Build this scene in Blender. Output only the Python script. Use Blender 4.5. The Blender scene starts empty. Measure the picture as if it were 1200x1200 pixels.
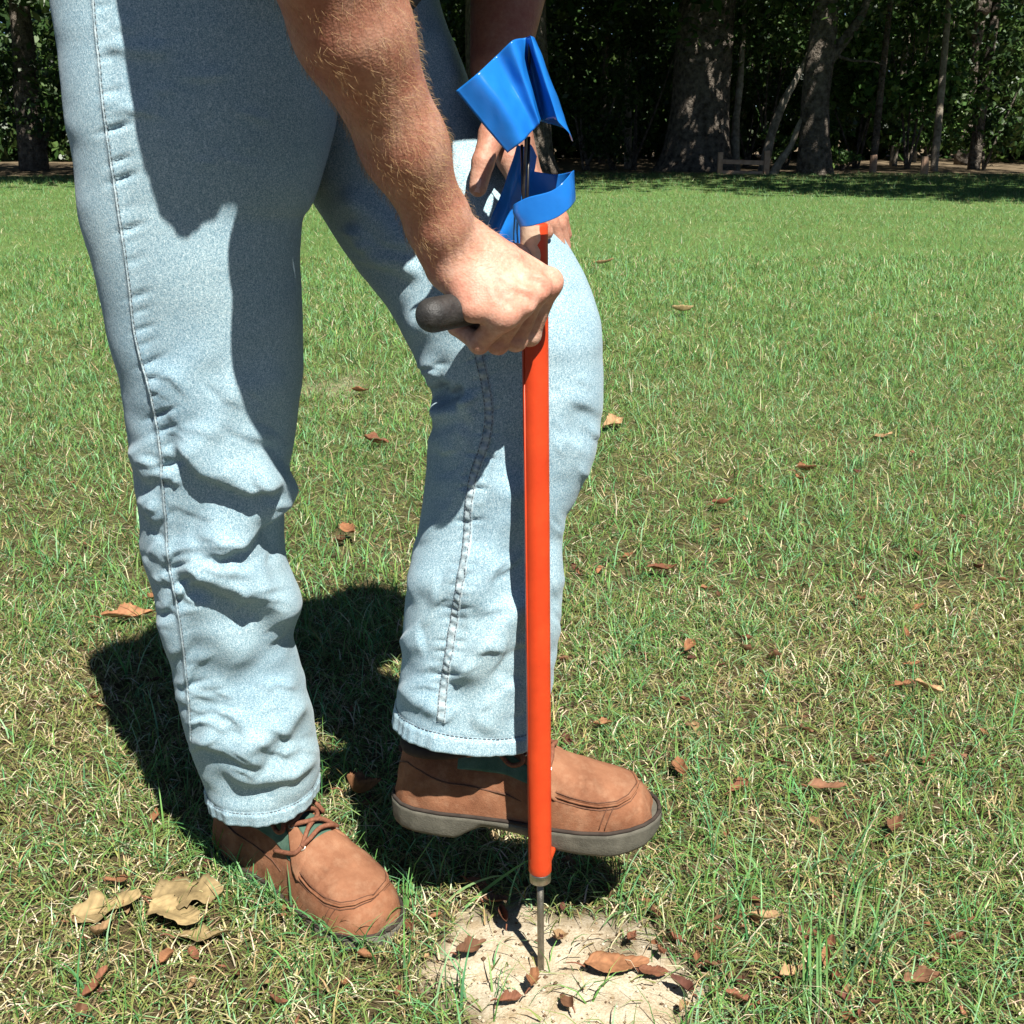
import bpy, bmesh, math, random
import numpy as np
from mathutils import Vector, Matrix

random.seed(7)
RNG = np.random.default_rng(11)
SC = bpy.context.scene
COL = SC.collection

# ------------------------------------------------------------------ camera
CAM_H = 0.875
PITCH = math.radians(17.6)
FPX = 1400.0                      # focal length in photo pixels (1200 px frame)
cam_data = bpy.data.cameras.new('camera')
cam_data.sensor_width = 36.0
cam_data.lens = 36.0 * FPX / 1200.0
cam_data.clip_start = 0.02
cam_data.clip_end = 3000.0
cam = bpy.data.objects.new('camera', cam_data)
COL.objects.link(cam)
cam.location = (0, 0, CAM_H)
cam.rotation_euler = (math.radians(90) - PITCH, 0, 0)
SC.camera = cam

# ------------------------------------------------------------------ sky and sun
SUN_AZ = (0.39, -0.92)            # horizontal direction towards the sun
SUN_EL = math.radians(55)
world = bpy.data.worlds.new('World')
SC.world = world
world.use_nodes = True
wn = world.node_tree
for n in list(wn.nodes):
    wn.nodes.remove(n)
sky = wn.nodes.new('ShaderNodeTexSky')
sky.sky_type = 'NISHITA'
sky.sun_disc = False
sky.sun_elevation = SUN_EL
sky.air_density = 0.45
sky.dust_density = 0.0
sky.sun_rotation = math.atan2(SUN_AZ[0], SUN_AZ[1])
bg = wn.nodes.new('ShaderNodeBackground')
bg.inputs['Strength'].default_value = 0.05
wo = wn.nodes.new('ShaderNodeOutputWorld')
wn.links.new(sky.outputs[0], bg.inputs[0])
wn.links.new(bg.outputs[0], wo.inputs[0])
sun_data = bpy.data.lights.new('sun', 'SUN')
sun_data.energy = 5.0
sun_data.angle = math.radians(0.5)
sun_data.color = (1.0, 0.955, 0.88)
sun = bpy.data.objects.new('sun', sun_data)
COL.objects.link(sun)
_n = math.hypot(*SUN_AZ)
SUN_DIR = Vector((SUN_AZ[0] / _n * math.cos(SUN_EL), SUN_AZ[1] / _n * math.cos(SUN_EL), math.sin(SUN_EL)))
sun.rotation_euler = SUN_DIR.to_track_quat('Z', 'Y').to_euler()
sun.location = (3, -6, 9)
SC.view_settings.view_transform = 'Standard'
SC.view_settings.look = 'None'
SC.view_settings.gamma = 1.0
SC.view_settings.exposure = 0.84
SC.view_settings.use_curve_mapping = False
SC.render.engine = 'CYCLES'
SC.cycles.use_denoising = True
SC.cycles.max_bounces = 6
SC.cycles.diffuse_bounces = 1
SC.cycles.transparent_max_bounces = 6

# ------------------------------------------------------------------ measuring helpers
FWD = np.array((0, math.cos(PITCH), -math.sin(PITCH)))
UPV = np.array((0, math.sin(PITCH), math.cos(PITCH)))
RGT = np.array((1.0, 0, 0))
CAMP = np.array((0, 0, CAM_H))


def W(px, py, d):
    """point seen at photo pixel (px,py) standing d metres in front of the camera (measured on the ground)"""
    r = RGT * ((px - 600) / FPX) + FWD + UPV * ((600 - py) / FPX)
    return CAMP + r * (d / r[1])


def G(px, py, z=0.0):
    r = RGT * ((px - 600) / FPX) + FWD + UPV * ((600 - py) / FPX)
    return CAMP + r * ((z - CAM_H) / r[2])


def proj(P):
    Q = P - CAMP
    dz = Q @ FWD
    return 600 + FPX * (Q @ RGT) / dz, 600 - FPX * (Q @ UPV) / dz


def nrm(v):
    v = np.asarray(v, float)
    return v / max(1e-12, np.linalg.norm(v))


def sstep(a, b, x):
    t = np.clip((x - a) / (b - a), 0, 1)
    return t * t * (3 - 2 * t)


def cspline(xs, ys, x):
    """monotone-ish cubic (Catmull-Rom) interpolation, ys may be vectors"""
    xs = np.asarray(xs, float)
    ys = np.asarray(ys, float)
    if ys.ndim == 1:
        ys = ys[:, None]
    m = np.gradient(ys, xs, axis=0)
    i = np.clip(np.searchsorted(xs, x) - 1, 0, len(xs) - 2)
    h = (xs[i + 1] - xs[i])
    t = ((x - xs[i]) / h)[:, None]
    h = h[:, None]
    r = ((2 * t**3 - 3 * t**2 + 1) * ys[i] + (t**3 - 2 * t**2 + t) * h * m[i]
         + (-2 * t**3 + 3 * t**2) * ys[i + 1] + (t**3 - t**2) * h * m[i + 1])
    return r[:, 0] if r.shape[1] == 1 else r


_perm = np.random.default_rng(3).random((64, 64, 64)).astype(np.float32)


def noise3(P, scale=1.0, seed=0.0):
    """smooth value noise, -1..1"""
    Q = P * scale + seed * 17.31 + 1000.0
    i = np.floor(Q).astype(int)
    f = Q - i
    f = f * f * (3 - 2 * f)
    i %= 64
    j = (i + 1) % 64
    x0, y0, z0 = i[:, 0], i[:, 1], i[:, 2]
    x1, y1, z1 = j[:, 0], j[:, 1], j[:, 2]
    fx, fy, fz = f[:, 0], f[:, 1], f[:, 2]
    a = _perm[x0, y0, z0] * (1 - fx) + _perm[x1, y0, z0] * fx
    b = _perm[x0, y1, z0] * (1 - fx) + _perm[x1, y1, z0] * fx
    c = _perm[x0, y0, z1] * (1 - fx) + _perm[x1, y0, z1] * fx
    d = _perm[x0, y1, z1] * (1 - fx) + _perm[x1, y1, z1] * fx
    a = a * (1 - fy) + b * fy
    c = c * (1 - fy) + d * fy
    return (a * (1 - fz) + c * fz) * 2 - 1


# ------------------------------------------------------------------ mesh helpers
def obj_from(name, V, F, mat=None, parent=None, smooth=True, col=None):
    """V (n,3), F (m,3|4) arrays or list of tuples -> object"""
    me = bpy.data.meshes.new(name)
    V = np.asarray(V, np.float32)
    if isinstance(F, np.ndarray):
        k = F.shape[1]
        me.vertices.add(len(V))
        me.vertices.foreach_set('co', V.ravel())
        me.loops.add(F.size)
        me.loops.foreach_set('vertex_index', F.astype(np.int32).ravel())
        me.polygons.add(len(F))
        me.polygons.foreach_set('loop_start', np.arange(0, F.size, k, dtype=np.int32))
        me.update(calc_edges=True)
    else:
        me.from_pydata([tuple(map(float, v)) for v in V], [], [tuple(map(int, f)) for f in F])
        me.update()
    if smooth:
        me.polygons.foreach_set('use_smooth', np.ones(len(me.polygons), bool))
    if col is not None:
        a = me.color_attributes.new('Col', 'FLOAT_COLOR', 'POINT')
        c = np.ones((len(V), 4), np.float32)
        c[:, :3] = col
        a.data.foreach_set('color', c.ravel())
    if mat is not None:
        me.materials.append(mat)
    o = bpy.data.objects.new(name, me)
    COL.objects.link(o)
    if parent is not None:
        o.parent = parent
    return o


def tag(o, label=None, cat=None, group=None, kind=None):
    if label:
        o['label'] = label
    if cat:
        o['category'] = cat
    if group:
        o['group'] = group
    if kind:
        o['kind'] = kind
    return o


def empty(name, loc=(0, 0, 0)):
    o = bpy.data.objects.new(name, None)
    COL.objects.link(o)
    o.location = loc
    return o


def grid_faces(nr, nc, wrap=False, off=0):
    """quads of an nr x nc vertex grid (wrap joins last column to first)"""
    r = np.arange(nr - 1)[:, None]
    c = np.arange(nc if wrap else nc - 1)[None, :]
    c2 = (c + 1) % nc
    f = np.stack([(r * nc + c), (r * nc + c2), ((r + 1) * nc + c2), ((r + 1) * nc + c)], -1).reshape(-1, 4)
    return f + off


class MB:
    """collects vertices and faces of one mesh"""
    def __init__(self):
        self.v = []
        self.f = []
        self.n = 0

    def add(self, V, F):
        V = np.asarray(V, float)
        self.v.append(V)
        self.f += [tuple(int(i) + self.n for i in q) for q in F]
        self.n += len(V)
        return self

    def tube(self, pts, rad, seg=10, caps=True, up=(0, 0, 1)):
        pts = np.asarray(pts, float)
        n = len(pts)
        rad = np.broadcast_to(np.asarray(rad, float), (n,))
        T = np.gradient(pts, axis=0)
        T /= np.maximum(np.linalg.norm(T, axis=1, keepdims=True), 1e-12)
        u = np.asarray(up, float)
        if abs(T[0] @ u) > 0.9:
            u = np.array((1.0, 0, 0))
        rows = []
        a = np.arange(seg) * 2 * math.pi / seg
        for k in range(n):
            e1 = nrm(u - T[k] * (u @ T[k]))
            e2 = np.cross(T[k], e1)
            u = e1
            rows.append(pts[k] + rad[k] * (np.cos(a)[:, None] * e1 + np.sin(a)[:, None] * e2))
        V = np.concatenate(rows)
        F = [tuple(q) for q in grid_faces(n, seg, True)]
        if caps:
            F.append(tuple(range(seg))[::-1])
            F.append(tuple(range((n - 1) * seg, n * seg)))
        return self.add(V, F)

    def box(self, c, e, ax=None):
        """centre, half extents, optional 3 axes"""
        ax = np.eye(3) if ax is None else np.asarray(ax)
        s = np.array([(i, j, k) for i in (-1, 1) for j in (-1, 1) for k in (-1, 1)], float)
        V = np.asarray(c) + (s * np.asarray(e)) @ ax
        F = [(0, 1, 3, 2), (4, 6, 7, 5), (0, 4, 5, 1), (2, 3, 7, 6), (0, 2, 6, 4), (1, 5, 7, 3)]
        return self.add(V, F)

    def build(self, name, mat, parent=None, smooth=True, bevel=0):
        o = obj_from(name, np.concatenate(self.v), self.f, mat, parent, smooth)
        if bevel:
            m = o.modifiers.new('bevel', 'BEVEL')
            m.width = bevel
            m.segments = 2
        return o


def bezier_pts(ctrl, n):
    ctrl = np.asarray(ctrl, float)
    t = np.linspace(0, len(ctrl) - 1, n)
    return cspline(np.arange(len(ctrl)), ctrl, t)


# ------------------------------------------------------------------ materials
def mat_new(name):
    m = bpy.data.materials.new(name)
    m.use_nodes = True
    nt = m.node_tree
    for n in list(nt.nodes):
        nt.nodes.remove(n)
    out = nt.nodes.new('ShaderNodeOutputMaterial')
    b = nt.nodes.new('ShaderNodeBsdfPrincipled')
    nt.links.new(b.outputs[0], out.inputs[0])
    return m, nt, b


def node(nt, kind, **kw):
    n = nt.nodes.new(kind)
    for k, v in kw.items():
        if k.startswith('i_'):
            key = k[2:].replace('_', ' ')
            n.inputs[key].default_value = v
        else:
            setattr(n, k, v)
    return n


def ramp(nt, fac, stops):
    r = nt.nodes.new('ShaderNodeValToRGB')
    e = r.color_ramp.elements
    while len(e) < len(stops):
        e.new(0.5)
    for k, (p, c) in enumerate(stops):
        e[k].position = p
        e[k].color = (*c, 1) if len(c) == 3 else c
    nt.links.new(fac, r.inputs[0])
    return r


def noise_node(nt, scale, detail=3, rough=0.55, coord=None):
    n = node(nt, 'ShaderNodeTexNoise')
    n.inputs['Scale'].default_value = scale
    n.inputs['Detail'].default_value = detail
    n.inputs['Roughness'].default_value = rough
    if coord is not None:
        nt.links.new(coord, n.inputs['Vector'])
    return n


def simple_mat(name, c1, c2=None, scale=40, rough=0.6, bump=0.0, bscale=None, spec=0.3, metal=0.0, lo=0.3, hi=0.7):
    m, nt, b = mat_new(name)
    tc = node(nt, 'ShaderNodeTexCoord')
    n = noise_node(nt, scale, 4, 0.6, tc.outputs['Object'])
    r = ramp(nt, n.outputs[0], [(lo, c1), (hi, c2 or c1)])
    nt.links.new(r.outputs[0], b.inputs['Base Color'])
    b.inputs['Roughness'].default_value = rough
    b.inputs['Specular IOR Level'].default_value = spec
    b.inputs['Metallic'].default_value = metal
    if bump:
        n2 = noise_node(nt, bscale or scale * 4, 4, 0.6, tc.outputs['Object'])
        bp = node(nt, 'ShaderNodeBump')
        bp.inputs['Strength'].default_value = bump
        bp.inputs['Distance'].default_value = 0.002
        nt.links.new(n2.outputs[0], bp.inputs['Height'])
        nt.links.new(bp.outputs[0], b.inputs['Normal'])
    return m


def denim_mat():
    m, nt, b = mat_new('denim')
    tc = node(nt, 'ShaderNodeTexCoord')
    o = tc.outputs['Object']
    fine = noise_node(nt, 900, 2, 0.7, o)
    mp = node(nt, 'ShaderNodeMapping')
    mp.inputs['Rotation'].default_value = (0, math.radians(35), math.radians(10))
    mp.inputs['Scale'].default_value = (1, 1, 0.42)
    nt.links.new(o, mp.inputs['Vector'])
    streak = noise_node(nt, 520, 2, 0.6, mp.outputs[0])
    wash = noise_node(nt, 7, 4, 0.6, o)
    r1 = ramp(nt, fine.outputs[0], [(0.32, (0.150, 0.275, 0.345)), (0.52, (0.365, 0.51, 0.565)), (0.70, (0.67, 0.77, 0.795))])
    r2 = ramp(nt, streak.outputs[0], [(0.3, (0.78, 0.82, 0.85)), (0.7, (1.12, 1.10, 1.08))])
    r3 = ramp(nt, wash.outputs[0], [(0.3, (0.80, 0.86, 0.91)), (0.7, (1.10, 1.08, 1.05))])
    m1 = node(nt, 'ShaderNodeMix', data_type='RGBA', blend_type='MULTIPLY')
    m1.inputs[0].default_value = 1
    nt.links.new(r1.outputs[0], m1.inputs[6])
    nt.links.new(r2.outputs[0], m1.inputs[7])
    m2 = node(nt, 'ShaderNodeMix', data_type='RGBA', blend_type='MULTIPLY')
    m2.inputs[0].default_value = 1
    nt.links.new(m1.outputs[2], m2.inputs[6])
    nt.links.new(r3.outputs[0], m2.inputs[7])
    nt.links.new(m2.outputs[2], b.inputs['Base Color'])
    b.inputs['Roughness'].default_value = 0.9
    b.inputs['Specular IOR Level'].default_value = 0.12
    b.inputs['Sheen Weight'].default_value = 0.12
    bp = node(nt, 'ShaderNodeBump')
    bp.inputs['Strength'].default_value = 0.35
    bp.inputs['Distance'].default_value = 0.0012
    nt.links.new(streak.outputs[0], bp.inputs['Height'])
    nt.links.new(bp.outputs[0], b.inputs['Normal'])
    return m


def skin_mat():
    m, nt, b = mat_new('skin')
    tc = node(nt, 'ShaderNodeTexCoord')
    o = tc.outputs['Object']
    a = noise_node(nt, 26, 4, 0.6, o)
    r = ramp(nt, a.outputs[0], [(0.30, (0.40, 0.165, 0.11)), (0.5, (0.49, 0.255, 0.175)), (0.70, (0.56, 0.36, 0.265))])
    f = noise_node(nt, 260, 3, 0.65, o)
    r2 = ramp(nt, f.outputs[0], [(0.3, (0.84, 0.76, 0.74)), (0.7, (1.07, 1.06, 1.05))])
    att = node(nt, 'ShaderNodeAttribute')
    att.attribute_name = 'Col'
    m1 = node(nt, 'ShaderNodeMix', data_type='RGBA', blend_type='MULTIPLY')
    m1.inputs[0].default_value = 1
    nt.links.new(r.outputs[0], m1.inputs[6])
    nt.links.new(r2.outputs[0], m1.inputs[7])
    m2 = node(nt, 'ShaderNodeMix', data_type='RGBA', blend_type='MULTIPLY')
    m2.inputs[0].default_value = 1
    nt.links.new(m1.outputs[2], m2.inputs[6])
    nt.links.new(att.outputs['Color'], m2.inputs[7])
    nt.links.new(m2.outputs[2], b.inputs['Base Color'])
    b.inputs['Roughness'].default_value = 0.52
    b.inputs['Specular IOR Level'].default_value = 0.35
    b.inputs['Subsurface Weight'].default_value = 0.12
    b.inputs['Subsurface Radius'].default_value = (0.008, 0.003, 0.0015)
    b.inputs['Subsurface Scale'].default_value = 1.0
    v = node(nt, 'ShaderNodeTexVoronoi')
    v.inputs['Scale'].default_value = 480
    nt.links.new(o, v.inputs['Vector'])
    mpw = node(nt, 'ShaderNodeMapping')
    mpw.inputs['Rotation'].default_value = (0.3, 0.5, 0.4)
    mpw.inputs['Scale'].default_value = (1, 0.35, 0.45)
    nt.links.new(o, mpw.inputs['Vector'])
    wr = noise_node(nt, 230, 3, 0.6, mpw.outputs[0])
    ad = node(nt, 'ShaderNodeMath', operation='ADD')
    nt.links.new(v.outputs['Distance'], ad.inputs[0])
    nt.links.new(wr.outputs[0], ad.inputs[1])
    bp = node(nt, 'ShaderNodeBump')
    bp.inputs['Strength'].default_value = 0.22
    bp.inputs['Distance'].default_value = 0.0010
    nt.links.new(ad.outputs[0], bp.inputs['Height'])
    nt.links.new(bp.outputs[0], b.inputs['Normal'])
    return m


def attr_mat(name, rough=0.6, spec=0.25, transl=0.0, noise=0.0, nscale=60):
    """colour from the mesh's own Col attribute"""
    m, nt, b = mat_new(name)
    att = node(nt, 'ShaderNodeAttribute')
    att.attribute_name = 'Col'
    src = att.outputs['Color']
    if noise:
        tc = node(nt, 'ShaderNodeTexCoord')
        nn = noise_node(nt, nscale, 3, 0.6, tc.outputs['Object'])
        r = ramp(nt, nn.outputs[0], [(0.3, (1 - noise,) * 3), (0.7, (1 + noise * 0.6,) * 3)])
        mx = node(nt, 'ShaderNodeMix', data_type='RGBA', blend_type='MULTIPLY')
        mx.inputs[0].default_value = 1
        nt.links.new(src, mx.inputs[6])
        nt.links.new(r.outputs[0], mx.inputs[7])
        src = mx.outputs[2]
    nt.links.new(src, b.inputs['Base Color'])
    b.inputs['Roughness'].default_value = rough
    b.inputs['Specular IOR Level'].default_value = spec
    if transl:
        out = [n for n in nt.nodes if n.type == 'OUTPUT_MATERIAL'][0]
        t = node(nt, 'ShaderNodeBsdfTranslucent')
        nt.links.new(src, t.inputs['Color'])
        ms = node(nt, 'ShaderNodeMixShader')
        ms.inputs[0].default_value = transl
        nt.links.new(b.outputs[0], ms.inputs[1])
        nt.links.new(t.outputs[0], ms.inputs[2])
        nt.links.new(ms.outputs[0], out.inputs[0])
    return m


M = {}
M['denim'] = denim_mat()
M['skin'] = skin_mat()
M['grass'] = attr_mat('grass_blades', 0.55, 0.3, 0.25)
M['straw'] = attr_mat('dry_thatch', 0.75, 0.15, 0.1)
M['leaf'] = attr_mat('tree_leaves', 0.42, 0.45, 0.32)
M['deadleaf'] = attr_mat('dead_leaves', 0.7, 0.2, 0.15, 0.35, 70)
M['hair'] = attr_mat('hair', 0.4, 0.4, 0.2)
M['seam'] = simple_mat('denim_seam', (0.16, 0.26, 0.31), (0.60, 0.70, 0.72), 190, 0.9, 0.5, 900, 0.1)
M['thread'] = simple_mat('dark_thread', (0.10, 0.13, 0.16), (0.22, 0.25, 0.27), 300, 0.8)

def _leather_leather():
    m, nt, b = mat_new('leather')
    tc = node(nt, 'ShaderNodeTexCoord')
    o = tc.outputs['Object']
    n1 = noise_node(nt, 30, 5, 0.65, o)
    r1 = ramp(nt, n1.outputs[0], [(0.28, (0.17, 0.068, 0.034)), (0.72, (0.33, 0.148, 0.078))])
    n2 = noise_node(nt, 55, 6, 0.7, o)
    r2 = ramp(nt, n2.outputs[0], [(0.48, (0, 0, 0)), (0.75, (0.42, 0.42, 0.42))])
    mx = node(nt, 'ShaderNodeMix', data_type='RGBA')
    nt.links.new(r2.outputs[0], mx.inputs[0])
    nt.links.new(r1.outputs[0], mx.inputs[6])
    mx.inputs[7].default_value = (0.44, 0.27, 0.165, 1)
    n3 = noise_node(nt, 17, 5, 0.7, o)
    r3 = ramp(nt, n3.outputs[0], [(0.26, (0.62, 0.58, 0.56)), (0.46, (1, 1, 1))])
    m2 = node(nt, 'ShaderNodeMix', data_type='RGBA', blend_type='MULTIPLY')
    m2.inputs[0].default_value = 1
    nt.links.new(mx.outputs[2], m2.inputs[6])
    nt.links.new(r3.outputs[0], m2.inputs[7])
    nt.links.new(m2.outputs[2], b.inputs['Base Color'])
    b.inputs['Roughness'].default_value = 0.86
    b.inputs['Specular IOR Level'].default_value = 0.16
    n4 = noise_node(nt, 420, 5, 0.7, o)
    bp = node(nt, 'ShaderNodeBump')
    bp.inputs['Strength'].default_value = 0.5
    bp.inputs['Distance'].default_value = 0.0016
    nt.links.new(n4.outputs[0], bp.inputs['Height'])
    nt.links.new(bp.outputs[0], b.inputs['Normal'])
    return m


M['leather'] = _leather_leather()


def _leather_leather2():
    m, nt, b = mat_new('leather_apron')
    tc = node(nt, 'ShaderNodeTexCoord')
    o = tc.outputs['Object']
    n1 = noise_node(nt, 24, 5, 0.65, o)
    r1 = ramp(nt, n1.outputs[0], [(0.28, (0.20, 0.084, 0.044)), (0.72, (0.35, 0.165, 0.09))])
    n2 = noise_node(nt, 55, 6, 0.7, o)
    r2 = ramp(nt, n2.outputs[0], [(0.48, (0, 0, 0)), (0.75, (0.42, 0.42, 0.42))])
    mx = node(nt, 'ShaderNodeMix', data_type='RGBA')
    nt.links.new(r2.outputs[0], mx.inputs[0])
    nt.links.new(r1.outputs[0], mx.inputs[6])
    mx.inputs[7].default_value = (0.44, 0.27, 0.165, 1)
    n3 = noise_node(nt, 17, 5, 0.7, o)
    r3 = ramp(nt, n3.outputs[0], [(0.26, (0.62, 0.58, 0.56)), (0.46, (1, 1, 1))])
    m2 = node(nt, 'ShaderNodeMix', data_type='RGBA', blend_type='MULTIPLY')
    m2.inputs[0].default_value = 1
    nt.links.new(mx.outputs[2], m2.inputs[6])
    nt.links.new(r3.outputs[0], m2.inputs[7])
    nt.links.new(m2.outputs[2], b.inputs['Base Color'])
    b.inputs['Roughness'].default_value = 0.86
    b.inputs['Specular IOR Level'].default_value = 0.16
    n4 = noise_node(nt, 420, 5, 0.7, o)
    bp = node(nt, 'ShaderNodeBump')
    bp.inputs['Strength'].default_value = 0.5
    bp.inputs['Distance'].default_value = 0.0016
    nt.links.new(n4.outputs[0], bp.inputs['Height'])
    nt.links.new(bp.outputs[0], b.inputs['Normal'])
    return m


M['leather2'] = _leather_leather2()

M['green'] = simple_mat('green_suede', (0.055, 0.115, 0.08), (0.11, 0.18, 0.135), 60, 0.9, 0.4, 700, 0.1)
M['stitch'] = simple_mat('shoe_stitch', (0.09, 0.04, 0.022), (0.16, 0.075, 0.045), 300, 0.7)
M['lace'] = simple_mat('lace', (0.16, 0.06, 0.035), (0.30, 0.13, 0.075), 260, 0.75, 0.6, 900, 0.2)
M['rubber'] = simple_mat('rubber_sole', (0.085, 0.08, 0.062), (0.16, 0.15, 0.118), 45, 0.8, 0.4, 500, 0.2)
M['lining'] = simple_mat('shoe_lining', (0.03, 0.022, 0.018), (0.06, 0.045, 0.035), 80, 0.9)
M['grip'] = simple_mat('grip_rubber', (0.018, 0.017, 0.016), (0.05, 0.047, 0.043), 90, 0.5, 0.5, 420, 0.45)
M['steel'] = simple_mat('dull_steel', (0.30, 0.28, 0.24), (0.52, 0.50, 0.45), 60, 0.38, 0.15, 500, 0.5, 1.0)
M['rod'] = simple_mat('worn_rod', (0.16, 0.145, 0.115), (0.33, 0.30, 0.25), 70, 0.45, 0.3, 400, 0.5, 0.85)
M['wire'] = simple_mat('wire', (0.05, 0.05, 0.045), (0.13, 0.12, 0.105), 80, 0.35, 0, None, 0.5, 0.9)
M['brass'] = simple_mat('eyelet', (0.55, 0.48, 0.36), (0.75, 0.70, 0.6), 80, 0.35, 0, None, 0.5, 0.8)
M['paper'] = simple_mat('paper_label', (0.52, 0.37, 0.25), (0.66, 0.50, 0.37), 120, 0.6, 0.3, 200)
M['shirt'] = simple_mat('shirt', (0.07, 0.08, 0.10), (0.10, 0.11, 0.13), 60, 0.9)
M['wood'] = simple_mat('fence_wood', (0.36, 0.22, 0.15), (0.55, 0.38, 0.27), 9, 0.85, 0.6, 60)
M['bark'] = simple_mat('bark', (0.05, 0.04, 0.03), (0.24, 0.205, 0.17), 9, 0.9, 1.0, 14, 0.1)
M['bark'].node_tree.nodes['Bump'].inputs['Distance'].default_value = 0.12
M['palebark'] = simple_mat('pale_bark', (0.12, 0.10, 0.075), (0.40, 0.35, 0.28), 9, 0.9, 0.8, 30, 0.1)
M['palebark'].node_tree.nodes['Bump'].inputs['Distance'].default_value = 0.02


def red_paint():
    m, nt, b = mat_new('red_paint')
    tc = node(nt, 'ShaderNodeTexCoord')
    n = noise_node(nt, 30, 5, 0.65, tc.outputs['Object'])
    r = ramp(nt, n.outputs[0], [(0.25, (0.62, 0.050, 0.012)), (0.75, (0.73, 0.072, 0.017))])
    sp = noise_node(nt, 240, 3, 0.7, tc.outputs['Object'])
    r2 = ramp(nt, sp.outputs[0], [(0.70, (0, 0, 0)), (0.76, (1, 1, 1))])
    mx = node(nt, 'ShaderNodeMix', data_type='RGBA')
    nt.links.new(r2.outputs[0], mx.inputs[0])
    nt.links.new(r.outputs[0], mx.inputs[6])
    mx.inputs[7].default_value = (0.45, 0.03, 0.012, 1)
    ch = noise_node(nt, 95, 6, 0.75, tc.outputs['Object'])
    r3 = ramp(nt, ch.outputs[0], [(0.69, (0, 0, 0)), (0.705, (1, 1, 1))])
    mx2 = node(nt, 'ShaderNodeMix', data_type='RGBA')
    nt.links.new(r3.outputs[0], mx2.inputs[0])
    nt.links.new(mx.outputs[2], mx2.inputs[6])
    mx2.inputs[7].default_value = (0.20, 0.05, 0.035, 1)
    dn = noise_node(nt, 9, 5, 0.7, tc.outputs['Object'])
    r4 = ramp(nt, dn.outputs[0], [(0.35, (0.80, 0.84, 0.9)), (0.6, (1, 1, 1))])
    mx3 = node(nt, 'ShaderNodeMix', data_type='RGBA', blend_type='MULTIPLY')
    mx3.inputs[0].default_value = 1
    nt.links.new(mx2.outputs[2], mx3.inputs[6])
    nt.links.new(r4.outputs[0], mx3.inputs[7])
    nt.links.new(mx3.outputs[2], b.inputs['Base Color'])
    b.inputs['Roughness'].default_value = 0.42
    b.inputs['Specular IOR Level'].default_value = 0.35
    bp = node(nt, 'ShaderNodeBump')
    bp.inputs['Strength'].default_value = 0.12
    bp.inputs['Distance'].default_value = 0.001
    nt.links.new(sp.outputs[0], bp.inputs['Height'])
    nt.links.new(bp.outputs[0], b.inputs['Normal'])
    return m


def blue_plastic():
    m, nt, b = mat_new('blue_plastic')
    out = [n for n in nt.nodes if n.type == 'OUTPUT_MATERIAL'][0]
    tc = node(nt, 'ShaderNodeTexCoord')
    n = noise_node(nt, 22, 4, 0.6, tc.outputs['Object'])
    r = ramp(nt, n.outputs[0], [(0.3, (0.012, 0.185, 0.64)), (0.7, (0.020, 0.25, 0.78))])
    nt.links.new(r.outputs[0], b.inputs['Base Color'])
    b.inputs['Roughness'].default_value = 0.24
    b.inputs['Specular IOR Level'].default_value = 0.6
    bp = node(nt, 'ShaderNodeBump')
    bp.inputs['Strength'].default_value = 0.25
    bp.inputs['Distance'].default_value = 0.003
    nt.links.new(n.outputs[0], bp.inputs['Height'])
    nt.links.new(bp.outputs[0], b.inputs['Normal'])
    t = node(nt, 'ShaderNodeBsdfTranslucent')
    t.inputs['Color'].default_value = (0.015, 0.24, 0.85, 1)
    ms = node(nt, 'ShaderNodeMixShader')
    ms.inputs[0].default_value = 0.22
    nt.links.new(b.outputs[0], ms.inputs[1])
    nt.links.new(t.outputs[0], ms.inputs[2])
    nt.links.new(ms.outputs[0], out.inputs[0])
    return m


M['red'] = red_paint()
M['blue'] = blue_plastic()


# ================================================================== ground and grass
TOOL_BASE = G(634, 1138)
SAND_C = G(662, 1152)
BARE_C = G(388, 452)


def sand_mask(x, y):
    P = np.stack([x, y, np.zeros_like(x)], -1)
    n = noise3(P, 9, 1) * 0.45 + noise3(P, 28, 2) * 0.28 + noise3(P, 70, 5) * 0.14
    r = np.sqrt(((x - SAND_C[0] - 0.012) / 0.105)**2 + ((y - SAND_C[1] + 0.012) / 0.088)**2)
    rb = np.sqrt(((x - SAND_C[0] + 0.062) / 0.070)**2 + ((y - SAND_C[1] - 0.055) / 0.070)**2)
    rc = np.sqrt(((x - SAND_C[0] - 0.02) / 0.10)**2 + ((y - SAND_C[1] + 0.075) / 0.06)**2)
    m = sstep(1.4, 0.6, np.minimum(np.minimum(r, rb), rc) + n * 1.45)
    r2 = np.sqrt(((x - BARE_C[0]) / 0.16)**2 + ((y - BARE_C[1]) / 0.14)**2)
    m2 = sstep(1.3, 0.3, r2 + n * 1.2) * 0.42
    return np.maximum(m, m2)


def gh(x, y):
    x = np.asarray(x, float)
    y = np.asarray(y, float)
    P = np.stack([x, y, np.zeros_like(x)], -1)
    z = noise3(P, 2.2, 3) * 0.006 + noise3(P, 8, 4) * 0.004
    r = np.sqrt(((x - SAND_C[0]) / 0.13)**2 + ((y - SAND_C[1]) / 0.12)**2)
    z = z + 0.010 * np.exp(-r * r) + noise3(P, 45, 9) * 0.003 * np.exp(-r * r)
    far = sstep(6, 30, y)
    z = z * (1 - far) + far * (noise3(P, 0.12, 6) * 0.10)
    # a small hole where the rod went in
    rr = np.hypot(x - TOOL_BASE[0], y - TOOL_BASE[1])
    z = z - 0.006 * np.exp(-(rr / 0.012)**2)
    return z


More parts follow.
